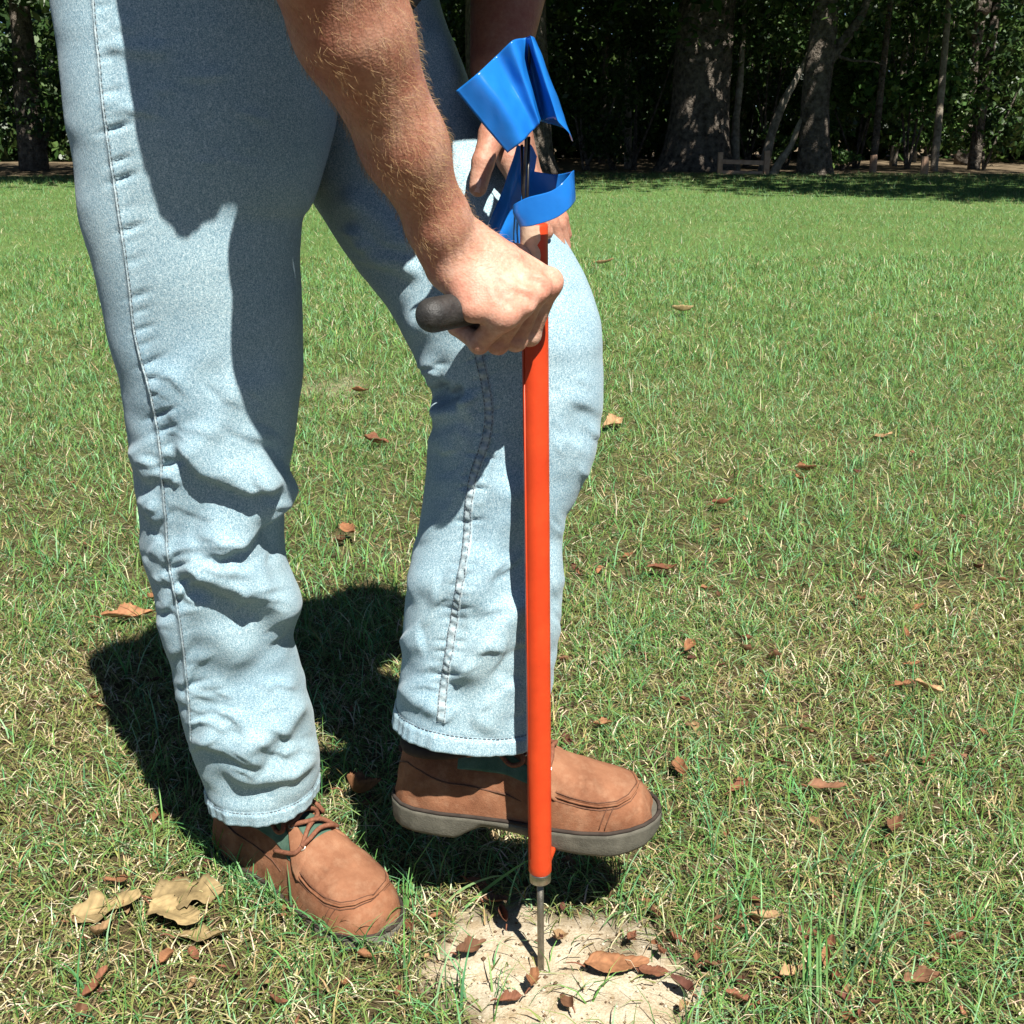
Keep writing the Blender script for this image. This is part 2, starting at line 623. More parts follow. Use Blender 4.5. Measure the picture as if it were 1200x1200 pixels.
def axis_coords(lo, hi, a, b, fine, grow):
    c = list(np.arange(a, b + 1e-9, fine))
    s = fine
    v = a
    L = []
    while v > lo:
        s *= grow
        v -= s
        L.append(v)
    s = fine
    v = b
    R = []
    while v < hi:
        s *= grow
        v += s
        R.append(v)
    return np.array(L[::-1] + c + R)


gx = axis_coords(-400, 400, -0.25, 0.35, 0.008, 1.08)
gy = axis_coords(-60, 900, 0.80, 1.40, 0.008, 1.07)
XX, YY = np.meshgrid(gx, gy)
gv = np.stack([XX.ravel(), YY.ravel(), gh(XX.ravel(), YY.ravel())], -1)
sm = sand_mask(gv[:, 0], gv[:, 1])
gcol = np.stack([sm, sm, sm], -1)


def ground_mat():
    m, nt, b = mat_new('soil_and_sand')
    tc = node(nt, 'ShaderNodeTexCoord')
    o = tc.outputs['Object']
    n1 = noise_node(nt, 14, 5, 0.65, o)
    soil = ramp(nt, n1.outputs[0], [(0.25, (0.040, 0.028, 0.016)), (0.5, (0.085, 0.066, 0.034)), (0.75, (0.17, 0.13, 0.075))])
    n2 = noise_node(nt, 330, 4, 0.75, o)
    sand = ramp(nt, n2.outputs[0], [(0.25, (0.32, 0.25, 0.165)), (0.48, (0.58, 0.50, 0.365)), (0.70, (0.73, 0.65, 0.51))])
    n5 = noise_node(nt, 30, 4, 0.6, o)
    stain = ramp(nt, n5.outputs[0], [(0.32, (0.70, 0.62, 0.52)), (0.6, (1, 1, 1))])
    sm_ = node(nt, 'ShaderNodeMix', data_type='RGBA', blend_type='MULTIPLY')
    sm_.inputs[0].default_value = 1
    nt.links.new(sand.outputs[0], sm_.inputs[6])
    nt.links.new(stain.outputs[0], sm_.inputs[7])
    # far lawn: the green of the sward as a whole
    n3 = noise_node(nt, 1.3, 5, 0.6, o)
    lawn = ramp(nt, n3.outputs[0], [(0.3, (0.085, 0.15, 0.042)), (0.55, (0.11, 0.18, 0.052)), (0.75, (0.15, 0.18, 0.07))])
    sep = node(nt, 'ShaderNodeSeparateXYZ')
    nt.links.new(o, sep.inputs[0])
    mr = node(nt, 'ShaderNodeMapRange')
    mr.inputs['From Min'].default_value = 2.0
    mr.inputs['From Max'].default_value = 7.0
    nt.links.new(sep.outputs['Y'], mr.inputs['Value'])
    mA = node(nt, 'ShaderNodeMix', data_type='RGBA')
    nt.links.new(mr.outputs[0], mA.inputs[0])
    nt.links.new(soil.outputs[0], mA.inputs[6])
    nt.links.new(lawn.outputs[0], mA.inputs[7])
    att = node(nt, 'ShaderNodeAttribute')
    att.attribute_name = 'Col'
    mB = node(nt, 'ShaderNodeMix', data_type='RGBA')
    nt.links.new(att.outputs['Fac'], mB.inputs[0])
    nt.links.new(mA.outputs[2], mB.inputs[6])
    nt.links.new(sm_.outputs[2], mB.inputs[7])
    # the wood's floor: leaf litter
    mr2 = node(nt, 'ShaderNodeMapRange')
    mr2.inputs['From Min'].default_value = 22.0
    mr2.inputs['From Max'].default_value = 27.0
    nt.links.new(sep.outputs['Y'], mr2.inputs['Value'])
    n4 = noise_node(nt, 2.5, 5, 0.7, o)
    lit = ramp(nt, n4.outputs[0], [(0.3, (0.10, 0.075, 0.045)), (0.7, (0.26, 0.20, 0.13))])
    mC = node(nt, 'ShaderNodeMix', data_type='RGBA')
    nt.links.new(mr2.outputs[0], mC.inputs[0])
    nt.links.new(mB.outputs[2], mC.inputs[6])
    nt.links.new(lit.outputs[0], mC.inputs[7])
    nt.links.new(mC.outputs[2], b.inputs['Base Color'])
    b.inputs['Roughness'].default_value = 0.95
    b.inputs['Specular IOR Level'].default_value = 0.1
    bp = node(nt, 'ShaderNodeBump')
    bp.inputs['Strength'].default_value = 0.6
    bp.inputs['Distance'].default_value = 0.004
    nt.links.new(n2.outputs[0], bp.inputs['Height'])
    nt.links.new(bp.outputs[0], b.inputs['Normal'])
    return m


ground = obj_from('ground', gv, grid_faces(len(gy), len(gx)), ground_mat(), None, True, gcol)
tag(ground, 'grassy lawn ground with a bare patch of pale sand', 'ground', kind='structure')

# footprints to keep clear of blades: (centre, direction, half length, half width)
SHOE_TOE = G(457, 1100)
SHOE_DIR = nrm((0.778, -0.628, 0))
_fc = SHOE_TOE - SHOE_DIR * 0.15
FOOT = [(_fc[:2], SHOE_DIR[:2], 0.142, 0.038)]


def in_foot(x, y):
    r = np.zeros(len(x), bool)
    for c, d, hl, hw in FOOT:
        dx, dy = x - c[0], y - c[1]
        u = dx * d[0] + dy * d[1]
        v = -dx * d[1] + dy * d[0]
        r |= (u / hl)**2 + (v / hw)**2 < 1.0
    return r


def scatter(d0, d1, dens):
    """random points of the lawn in view between d0 and d1 metres"""
    wmax = 0.5 * d1 + 0.35
    n = int(dens * (d1 - d0) * 2 * wmax)
    y = RNG.uniform(d0, d1, n)
    x = RNG.uniform(-wmax, wmax, n)
    k = np.abs(x) < 0.5 * y + 0.35
    return x[k], y[k]


def blades(x, y, L, wid, lean, segs, col_base, col_tip, droop=0.5, zoff=0.0):
    """ribbon blades -> V, F, colours"""
    n = len(x)
    z = gh(x, y) + zoff
    az = RNG.uniform(0, 2 * math.pi, n)
    fa = az + RNG.normal(math.pi / 2, 0.5, n)       # ribbon's facing
    dirx, diry = np.cos(az), np.sin(az)
    sx, sy = np.cos(fa), np.sin(fa)
    rows = []
    cols = []
    for k in range(segs + 1):
        t = k / segs
        w = wid * (1 - t**1.6) if k < segs else wid * 0
        bend = lean + droop * t
        # integrate approx along an arc
        hx = L * t * np.sin(bend * (0.6 + 0.4 * t))
        hz = L * t * np.cos(np.minimum(bend * (0.6 + 0.4 * t), 1.55))
        cx, cy, cz = x + dirx * hx, y + diry * hx, z + hz
        c = col_base * (1 - t) + col_tip * t
        if k < segs:
            rows.append(np.stack([cx - sx * w / 2, cy - sy * w / 2, cz], -1))
            rows.append(np.stack([cx + sx * w / 2, cy + sy * w / 2, cz], -1))
            cols += [c, c]
        else:
            rows.append(np.stack([cx, cy, cz], -1))
            cols.append(c)
    m = 2 * segs + 1
    V = np.stack(rows, 1).reshape(-1, 3)
    C = np.stack(cols, 1).reshape(-1, 3)
    tri = []
    for k in range(segs - 1):
        a = 2 * k
        tri += [(a, a + 1, a + 3), (a, a + 3, a + 2)]
    tri.append((2 * segs - 2, 2 * segs - 1, 2 * segs))
    F = (np.arange(n)[:, None, None] * m + np.array(tri)[None]).reshape(-1, 3)
    return V, F, C


def merge(parts):
    V, F, C, o = [], [], [], 0
    for v, f, c in parts:
        V.append(v)
        F.append(f + o)
        C.append(c)
        o += len(v)
    return np.concatenate(V), np.concatenate(F), np.concatenate(C)


def lawn_tone(x, y):
    """0 dry .. 1 lush, in patches"""
    P = np.stack([x, y, np.zeros_like(x)], -1)
    t = 0.71 + 0.55 * noise3(P, 1.6, 21) + 0.35 * noise3(P, 5.5, 22) + 0.25 * noise3(P, 14, 23)
    return np.clip(t + 0.16 * sstep(1.3, 4, y), 0, 1)


GREENS = np.array([(0.108, 0.252, 0.056), (0.155, 0.345, 0.092), (0.098, 0.30, 0.105), (0.19, 0.34, 0.082), (0.25, 0.46, 0.22), (0.17, 0.255, 0.06)])
STRAWS = np.array([(0.36, 0.29, 0.13), (0.52, 0.43, 0.23), (0.24, 0.24, 0.08), (0.20, 0.25, 0.07), (0.72, 0.64, 0.43), (0.13, 0.085, 0.045), (0.24, 0.29, 0.09), (0.15, 0.20, 0.05)])


def pick(pal, n, jit=0.15):
    c = pal[RNG.integers(0, len(pal), n)]
    return np.clip(c * (1 + RNG.normal(0, jit, (n, 1))) * (1 + RNG.normal(0, 0.06, (n, 3))), 0.005, 0.9)


gparts, sparts = [], []


def zone(d0, d1, nthatch, ngreen, sc, segs_g, segs_s):
    # thatch: short dry strands lying every way
    x, y = scatter(d0, d1, nthatch)
    k = ~in_foot(x, y) & (RNG.random(len(x)) > 0.95 * sstep(0.15, 0.75, sand_mask(x, y)))
    x, y = x[k], y[k]
    tn = lawn_tone(x, y)
    k = RNG.random(len(x)) < 1.0 - 0.5 * tn
    x, y = x[k], y[k]
    n = len(x)
    c = pick(STRAWS, n)
    L = RNG.uniform(0.015, 0.042, n) * sc
    w = RNG.uniform(0.0012, 0.0026, n) * sc
    lean = RNG.uniform(0.7, 1.45, n)
    sparts.append(blades(x, y, L, w, lean, segs_s, c * 0.85, c * 1.05, 0.3, RNG.uniform(0, 0.008, n)))
    # green blades in tufts
    x, y = scatter(d0, d1, ngreen)
    n = len(x)
    jit = 0.012 * sc
    tuft = np.round(np.stack([x, y], -1) / (0.035 * sc))
    h = np.sin(tuft[:, 0] * 127.1 + tuft[:, 1] * 311.7) * 43758.5453
    h -= np.floor(h)
    pull = RNG.random(n) < 0.55
    tx = (tuft[:, 0] + (h - 0.5)) * 0.035 * sc
    ty = (tuft[:, 1] + (np.modf(h * 91.7)[0] - 0.5)) * 0.035 * sc
    x = np.where(pull, tx + RNG.normal(0, jit * 0.5, n), x)
    y = np.where(pull, ty + RNG.normal(0, jit * 0.5, n), y)
    k = ~in_foot(x, y) & (RNG.random(n) > 0.93 * sstep(0.1, 0.7, sand_mask(x, y)))
    tn = lawn_tone(x, y)
    k &= RNG.random(n) < 0.18 + 0.95 * tn
    x, y, tn, h = x[k], y[k], tn[k], h[k]
    n = len(x)
    c = pick(GREENS, n)
    dry = (RNG.random(n) < 0.16)[:, None]
    c = np.where(dry, pick(STRAWS, n) * 0.9, c)
    L = (RNG.gamma(5.0, 0.0066, n) * (0.55 + 0.75 * tn) * (0.75 + 0.6 * h) + 0.01) * sc**0.6
    L = np.minimum(L * (0.95 - 0.15 * sstep(1.5, 4, y)), 0.11)
    w = RNG.uniform(0.0011, 0.0026, n) * sc
    lean = np.abs(RNG.normal(0.45, 0.38, n))
    tipc = c * 1.15 + np.where(RNG.random((n, 1)) < 0.25, 0.06, 0.0)
    gparts.append(blades(x, y, L, w, lean, segs_g, c * 0.9, tipc, RNG.uniform(0.2, 1.3, n)))


zone(0.72, 1.35, 34000, 15000, 1.0, 3, 2)
zone(1.35, 2.2, 26000, 13000, 1.05, 3, 2)
zone(2.2, 4.5, 8000, 6500, 1.35, 2, 1)
zone(4.5, 9.0, 2200, 3000, 1.9, 2, 1)
zone(9.0, 17.0, 600, 1900, 1.8, 1, 1)
zone(17.0, 26.0, 200, 800, 2.6, 1, 1)
# a few tall stray blades near the front
xs_, ys_, L_, le_ = [], [], [], []
for (px, py, cnt, ln) in ((1000, 1150, 14, 0.16), (940, 1180, 9, 0.13), (1010, 1060, 8, 0.14), (720, 1055, 5, 0.07), (120, 1180, 6, 0.09),
                          (150, 800, 5, 0.11), (170, 870, 6, 0.08), (830, 1010, 6, 0.08), (880, 1100, 8, 0.09), (130, 1130, 4, 0.12),
                          (480, 1090, 7, 0.08), (470, 1150, 9, 0.08), (260, 1080, 6, 0.06), (310, 1110, 6, 0.06), (370, 1150, 8, 0.06),
                          (1060, 900, 7, 0.09), (540, 1185, 6, 0.09)):
    p = G(px, py)
    for _ in range(cnt):
        xs_.append(p[0] + random.gauss(0, 0.014))
        ys_.append(p[1] + random.gauss(0, 0.014))
        L_.append(ln * random.uniform(0.6, 1.15))
        le_.append(abs(random.gauss(0.15, 0.22)))
for k in range(330):
    t_ = random.uniform(-0.02, 1.02)
    sd_ = random.choice((-1, -1, 1))
    cpt = SHOE_TOE - SHOE_DIR * 0.30 * t_
    wd_ = 0.046 * math.sin(min(1, max(0, t_ * 0.8 + 0.2)) * math.pi)**0.4 + 0.004
    pt_ = cpt[:2] + np.array((SHOE_DIR[1], -SHOE_DIR[0])) * wd_ * (1 if sd_ == -1 else -1) + np.random.default_rng(k).normal(0, 0.006, 2)
    xs_.append(pt_[0])
    ys_.append(pt_[1])
    L_.append(random.uniform(0.03, 0.07))
    le_.append(abs(random.gauss(0.35, 0.3)))
n_ = len(xs_)
c_ = pick(GREENS[[1, 2, 4]], n_, 0.1)
gparts.append(blades(np.array(xs_), np.array(ys_), np.array(L_), RNG.uniform(0.0018, 0.0034, n_), np.array(le_), 5, c_ * 0.8, c_ * 1.1, RNG.uniform(0.2, 0.8, n_)))


def ribbon(pix, wid, col):
    # a single long blade through photo points given as (px, py, height above ground)
    pts = []
    for px, py, z in pix:
        pts.append(G(px, py, z))
    pts = bezier_pts(pts, 14)
    T = np.gradient(pts, axis=0)
    S = np.cross(T, FWD)
    S /= np.linalg.norm(S, axis=1, keepdims=True)
    w = wid * (1 - np.linspace(0, 1, 14)**3 * 0.95)[:, None] / 2
    V = np.stack([pts - S * w, pts + S * w], 1).reshape(-1, 3)
    q = grid_faces(14, 2)
    F = np.concatenate([q[:, [0, 1, 2]], q[:, [0, 2, 3]]])
    return V, F, np.tile(np.array(col), (len(V), 1))


gparts.append(ribbon([(545, 1064, 0.004), (572, 1040, 0.02), (600, 1020, 0.035), (622, 1006, 0.045)], 0.004, (0.16, 0.34, 0.09)))
gparts.append(ribbon([(520, 1060, 0.004), (545, 1040, 0.02), (575, 1028, 0.03), (596, 1026, 0.03)], 0.0028, (0.22, 0.36, 0.14)))
gparts.append(ribbon([(735, 1062, 0.004), (715, 1054, 0.012), (690, 1050, 0.02)], 0.003, (0.45, 0.42, 0.25)))
gparts.append(ribbon([(735, 1066, 0.004), (718, 1072, 0.02), (706, 1086, 0.022)], 0.003, (0.2, 0.36, 0.14)))
for k in range(16):
    x0 = 722 + random.gauss(0, 3)
    tx_ = x0 + random.uniform(-34, 12)
    gparts.append(ribbon([(x0, 1050, 0.003), ((x0 + tx_) / 2 + random.uniform(-2, 2), 1022, 0.03), (tx_, 990 + random.uniform(-4, 22), 0.055)], 0.0011, random.choice([(0.05, 0.035, 0.02), (0.10, 0.07, 0.04), (0.12, 0.15, 0.05)])))
for k in range(7):
    x0 = 1000 + random.gauss(0, 16)
    gparts.append(ribbon([(x0 - 6, 1110, 0.0), (x0 + 8, 1040, 0.06), (x0 + random.uniform(14, 34), 965 + random.uniform(0, 50), 0.13)], 0.0022, random.choice([(0.15, 0.32, 0.10), (0.35, 0.42, 0.2), (0.13, 0.26, 0.06)])))
for k in range(6):
    x0 = 950 + random.gauss(0, 16)
    gparts.append(ribbon([(x0, 1195, 0.0), (x0 - 1, 1110, 0.06), (x0 + random.uniform(-8, 8), 1030 + random.uniform(0, 40), 0.12)], 0.0022, random.choice([(0.15, 0.32, 0.10), (0.12, 0.25, 0.06)])))
V_, F_, C_ = merge(gparts)
grass = obj_from('grass', V_, F_, M['grass'], None, True, C_)
tag(grass, 'green grass blades growing all over the lawn', 'grass', kind='stuff')
V_, F_, C_ = merge(sparts)
thatch = obj_from('dry_grass_thatch', V_, F_, M['straw'], None, True, C_)
tag(thatch, 'dry straw coloured thatch lying between the green blades', 'dry grass', kind='stuff')

# ================================================================== the wood behind the lawn
LEAFPAL = np.array([(0.034, 0.075, 0.018), (0.045, 0.10, 0.022), (0.024, 0.055, 0.015), (0.075, 0.135, 0.03), (0.06, 0.095, 0.024)])


def leaf_cloud(blobs, n, size, pal=LEAFPAL, flat=0.35):
    """n leaf-shaped faces spread through ellipsoidal blobs [(centre, radii, weight)]"""
    wts = np.array([b[2] for b in blobs], float)
    wts /= wts.sum()
    idx = RNG.choice(len(blobs), n, p=wts)
    cen = np.array([b[0] for b in blobs])[idx]
    rad = np.array([b[1] for b in blobs])[idx]
    d = RNG.normal(size=(n, 3))
    d /= np.linalg.norm(d, axis=1, keepdims=True)
    r = RNG.random((n, 1))**0.45
    P = cen + d * rad * r
    nr = RNG.normal(size=(n, 3)) * (1, 1, flat) + (0, -0.25, 0.75)
    nr /= np.linalg.norm(nr, axis=1, keepdims=True)
    a = np.cross(nr, RNG.normal(size=(n, 3)))
    a /= np.linalg.norm(a, axis=1, keepdims=True)
    b = np.cross(nr, a)
    s = (size * RNG.uniform(0.6, 1.4, n))[:, None]
    V = np.stack([P - a * s * 0.5, P + b * s * 0.27 + nr * s * 0.06, P + a * s * 0.5, P - b * s * 0.27 + nr * s * 0.06], 1).reshape(-1, 3)
    F = np.arange(n)[:, None] * 4 + np.array((0, 1, 2, 3))[None]
    c = pal[RNG.integers(0, len(pal), n)] * RNG.uniform(0.7, 1.35, (n, 1))
    return V, F, np.repeat(c, 4, axis=0)


def trunk_mesh(paths, seg=14, rough=0.10, bark=1.0):
    """paths: list of (points, radii) -> one mesh with uneven bark"""
    mb = MB()
    for pts, rad in paths:
        n = max(8, int(len(pts) * 7))
        P = bezier_pts(pts, n)
        R = np.interp(np.linspace(0, 1, n), np.linspace(0, 1, len(rad)), rad)
        k = mb.n
        mb.tube(P, R, seg)
        V = mb.v[-1]
        cen = np.repeat(P, seg, axis=0)
        dv = V - cen
        nn = noise3(V * (1, 1, 0.25), 5.0 / max(0.15, rad[0]) * 0.35, 31) * rough + noise3(V * (1, 1, 0.2), 16.0 / max(0.15, rad[0]) * 0.3, 32) * rough * 0.6
        mb.v[-1] = cen + dv * (1 + nn)[:, None]
    return mb


def tree(name, label, paths, blobs, nleaf, lsize, bark='bark', group='trees at the edge of the wood', pal=LEAFPAL, cat='tree'):
    base = np.array(paths[0][0][0], float)
    root = empty(name, tuple(base))
    tag(root, label, cat, group)
    mb = trunk_mesh([([np.array(p) - base for p in pts], rad) for pts, rad in paths])
    mb.build('trunk', M[bark], root)
    if nleaf:
        V, F, C = leaf_cloud([(np.array(c) - base, r, w) for c, r, w in blobs], nleaf, lsize, pal)
        obj_from('crown', V, F, M['leaf'], root, False, C)
    return root


def P2(px, py, d):
    return tuple(W(px, py, d))


def crown_blobs(c, R, n, zlo, zhi, rr=2.2):
    out = []
    for _ in range(n):
        a = random.uniform(0, 6.283)
        r = R * math.sqrt(random.random())
        out.append(((c[0] + r * math.cos(a), c[1] + r * math.sin(a), random.uniform(zlo, zhi)), (rr, rr, rr * 0.6), 1))
    return out


# three big shaded trunks
b = G(815, 201)
b = np.array((b[0] * 28 / b[1], 28.0, 0))
tree('oak_tree', 'massive dark oak trunk with flared foot left of the rail fence',
     [([b, b + (0.02, 0, 0.5), b + (0.05, 0, 1.6), b + (0.1, 0, 3.2), b + (0.2, 0, 6), b + (0.2, 0.3, 10)], [0.98, 0.76, 0.64, 0.60, 0.5, 0.2]),
      ([b + (0.1, 0, 3.6), b + (1.6, -1.0, 5.4), b + (3.5, -2.4, 7.2)], [0.3, 0.2, 0.08]),
      ([b + (0.1, 0, 4.0), b + (-1.4, -1.5, 5.6), b + (-3.0, -3.4, 7.2)], [0.28, 0.2, 0.08])],
     crown_blobs((b[0], b[1] - 2.5), 6.0, 46, 4.6, 11), 9000, 0.38)
b2 = np.array((W(596, 150, 24.0)[0], 24.0, 0))
tree('oak_tree', 'very wide black shaded trunk rising behind the top blue flag',
     [([b2, b2 + (0, 0, 0.6), b2 + (0.0, 0, 2), b2 + (-0.05, 0, 4), b2 + (0, 0, 9)], [1.05, 0.86, 0.76, 0.72, 0.3]),
      ([b2 + (0, 0, 4.2), b2 + (1.8, -1.4, 5.8), b2 + (3.6, -2.6, 7.2)], [0.32, 0.2, 0.08])],
     crown_blobs((b2[0], b2[1] - 2.0), 6.0, 46, 4.3, 10), 9000, 0.38)
b3 = G(955, 208)
q = lambda px, py, d=b3[1]: np.array(W(px, py, d))
tree('oak_tree', 'grey forked oak with a pale side limb right of the fence',
     [([b3, q(955, 160), q(956, 110), q(962, 60), q(970, 0), q(978, -80), q(985, -200)], [0.40, 0.30, 0.27, 0.27, 0.25, 0.2, 0.1]),
      ([q(962, 90), q(978, 62), q(996, 38), q(1012, 12), q(1030, -40)], [0.10, 0.12, 0.10, 0.08, 0.05]),
      ([q(982, 66), q(1000, 71), q(1020, 72), q(1035, 76)], [0.035, 0.028, 0.02, 0.012]),
      ([q(963, 92), q(972, 66), q(980, 50), q(994, 38)], [0.04, 0.04, 0.035, 0.02])],
     crown_blobs((b3[0] + 1.0, b3[1] - 3.5), 6.0, 30, 4.8, 10), 2400, 0.36)
# slimmer, leaning and far trunks
b4 = G(862, 203)
q4 = lambda px, py, d=b4[1]: np.array(W(px, py, d))
tree('young_tree', 'slim pale upright trunk just left of the fence post',
     [([b4, q4(862, 150), q4(867, 100), q4(868, 90), q4(872, 20), q4(874, -60)], [0.11, 0.085, 0.075, 0.065, 0.05, 0.03])],
     crown_blobs((b4[0], b4[1]), 1.6, 10, 2.6, 5, 1.0), 900, 0.16, 'palebark')
b5 = G(893, 204)
q5 = lambda px, py, d=b5[1]: np.array(W(px, py, d))
tree('young_tree', 'thin trunk leaning right behind the fence post',
     [([b5, q5(905, 155), q5(918, 120), q5(930, 98), q5(948, 60), q5(965, 0)], [0.12, 0.095, 0.085, 0.07, 0.05, 0.03])],
     crown_blobs((b5[0] + 1, b5[1]), 1.6, 10, 2.6, 5, 1.0), 900, 0.16, 'palebark')
b6 = G(903, 208)
q6 = lambda px, py, d=b6[1]: np.array(W(px, py, d))
tree('young_tree', 'bent pale sapling curving up beside the grey forked oak',
     [([b6, q6(914, 190), q6(926, 172), q6(935, 150), q6(944, 130), q6(953, 100), q6(963, 50)], [0.11, 0.08, 0.06, 0.055, 0.05, 0.04, 0.02])],
     crown_blobs((b6[0] + 1, b6[1] + 0.5), 1.4, 8, 2.8, 4.6, 0.9), 600, 0.16, 'palebark')
far_tr = [(1046, 200, 34, 0.11, 'slender straight trunk at the sunlit gap, leftmost of three'),
          (1061, 199, 37, 0.08, 'slender straight trunk at the sunlit gap, middle of three'),
          (1070, 198, 38, 0.08, 'slender straight trunk at the sunlit gap, rightmost of three'),
          (1094, 204, 28, 0.09, 'reddish straight trunk at the right end of the wood'),
          (1022, 206, 29, 0.09, 'dark thin trunk right of the small bright bush'),
          (736, 190, 32, 0.10, 'thin pale trunk in the dark wood left of the massive oak'),
          (705, 190, 36, 0.10, 'thin trunk in the dark wood nearest the lower blue flag'),
          (1140, 204, 30, 0.15, 'dark trunk at the far right edge of the wood'),
          (40, 200, 30, 0.35, 'dark trunk at the far left edge of the wood')]
for px, py, d, r, lab in far_tr:
    x = W(px, py, d)[0]
    bb = np.array((x, d, 0.0))
    le = random.uniform(-0.25, 0.25)
    tree('young_tree', lab, [([bb, bb + (le * 0.2, 0, 1.5), bb + (le * 0.6, 0, 3.5), bb + (le, 0, 7)], [r, r * 0.85, r * 0.7, r * 0.3])],
         crown_blobs((x, d), 1.8, 10, 3.6, 7, 1.3), 900, 0.22, 'palebark' if 'pale' in lab or 'slender' in lab or 'reddish' in lab else 'bark')
# trees outside the frame whose crowns shade the wood's edge
for k, (x, y, R, zl, zh, lab) in enumerate([(11.2, 16.3, 4.6, 4.5, 10, 'big leafy tree right of the frame shading the lawn edge'),
                                        (20, 22, 6, 4.5, 11, 'big leafy tree beyond the right end of the fence'),
                                        (10.5, 23.5, 4.5, 5.6, 11, 'leafy tree whose crown overhangs the right edge of the lawn'),
                                        (-8, 24, 6, 4.0, 10, 'big leafy tree behind the left leg at the lawn edge'),
                                        (-16, 26, 6, 3.8, 10, 'big leafy tree left of the frame'),
                                        (4.8, 34, 6, 4.0, 11, 'leafy tree deep in the wood behind the fence'),
                                        (13, 36, 6, 4.0, 11, 'leafy tree deep in the wood on the right'),
                                        (-4, 34, 6, 4.0, 11, 'leafy tree deep in the wood behind the flags')]):
    bb = np.array((x, y, 0.0))
    tree('broad_tree', lab, [([bb, bb + (0, 0, 2), bb + (0.1, 0, 5), bb + (0.1, 0, 9)], [(0.42 if y < 30 else 0.22), (0.33 if y < 30 else 0.17), (0.27 if y < 30 else 0.13), 0.1]),
                             ([bb + (0.05, 0, 4), bb + (1.5, -1, 5.8), bb + (2.8, -2, 7)], [0.16, 0.1, 0.05])],
         crown_blobs((x, y - 1), R, 46, zl, zh), 8000 if x < 8 or y < 20 else 1700, 0.42)

# understorey shrubs, one by one
SHR = np.array([(0.045, 0.095, 0.022), (0.065, 0.13, 0.03), (0.032, 0.07, 0.018), (0.095, 0.155, 0.035)])  # brighter multiples on the right paint in sunlit leaves
shr = [(1075, 60, 30, 1.9, 1.9, 0.19, 3400, SHR * 1.8, 'bright green leafy sapling crown at the upper right'),
       (1010, 100, 31, 1.5, 1.6, 0.16, 2600, SHR * 1.3, 'dark leafy shrub right of the forked oak'),
       (1090, 130, 33, 1.3, 1.4, 0.16, 2400, SHR * 1.6, 'leafy shrub above the reddish trunk'),
       (985, 188, 29, 0.55, 0.36, 0.12, 420, SHR * 1.5, 'small bright low bush right of the forked oak'),
       (905, 60, 31, 1.6, 1.7, 0.16, 1900, SHR * 0.9, 'tall shrub between the massive oak and forked oak'),
       (880, 110, 33, 1.4, 1.5, 0.15, 1500, SHR * 0.8, 'shrub behind the slim pale trunk'),
       (918, 178, 30, 0.6, 0.6, 0.12, 420, SHR * 1.1, 'low shrub in the fork of the leaning trunks'),
       (745, 60, 30, 1.7, 1.9, 0.16, 1900, SHR * 0.7, 'dark shrub left of the massive oak'),
       (690, 120, 29, 1.5, 1.7, 0.15, 1700, SHR * 0.65, 'dark shrub just right of the top blue flag'),
       (720, 165, 31, 1.1, 0.8, 0.13, 800, SHR * 0.6, 'low dark shrub right of the lower blue flag'),
       (505, 60, 30, 1.6, 2.0, 0.16, 1500, SHR * 0.8, 'shrub between the left thigh and the wide black trunk'),
       (30, 100, 30, 2.2, 2.0, 0.17, 1900, SHR * 0.8, 'dark shrub at the left edge behind the jeans'),
       (1160, 100, 30, 2.0, 2.0, 0.17, 1900, SHR, 'dark shrub at the right edge of the wood')]
for px, py, d, rx, rz, ls, n, pal, lab in shr:
    c = np.array(W(px, py, d))
    base = np.array((c[0], d, 0.0))
    root = empty('shrub', tuple(base))
    tag(root, lab, 'shrub', 'shrubs under the trees')
    cc = c - base
    stems = []
    for k in range(4):
        e = cc + np.array((random.uniform(-.6, .6) * rx, random.uniform(-.5, .5), random.uniform(0, .5) * rz))
        stems.append(([np.array((random.uniform(-.1, .1), 0, -0.02)), e * (0.45, 0.45, 0.5) + (random.uniform(-.1, .1), 0, 0), e], [0.035, 0.025, 0.01]))
    trunk_mesh(stems, 6).build('stem', M['bark'], root)
    blobs = []
    for k in range(9):
        blobs.append((cc + np.array((random.uniform(-1, 1) * rx * .75, random.uniform(-.7, .7), random.uniform(-.8, .8) * rz * .8)), (rx * .38, .5, rz * .3), 1))
    V, F, C = leaf_cloud(blobs, n, ls, pal)
    V[:, 2] = np.maximum(V[:, 2], 0.03)
    obj_from('foliage', V, F, M['leaf'], root, False, C)

# deep wood that reads as one dark mass
blobs = []
for k in range(700):
    x = random.uniform(-30, 34)
    y = random.uniform(38, 50)
    blobs.append(((x, y, random.uniform(0.3, 8.5) if k % 2 else random.uniform(0.2, 4.5)), (2.0, 1.4, 1.2), 1))
V, F, C = leaf_cloud(blobs, 165000, 0.37, LEAFPAL * 1.0)
V[:, 2] = np.maximum(V[:, 2], 0.05)
woods = obj_from('far_woodland', V, F, M['leaf'], None, False, C)
tag(woods, 'dark mass of far woodland foliage closing off the background', 'woodland', kind='stuff')

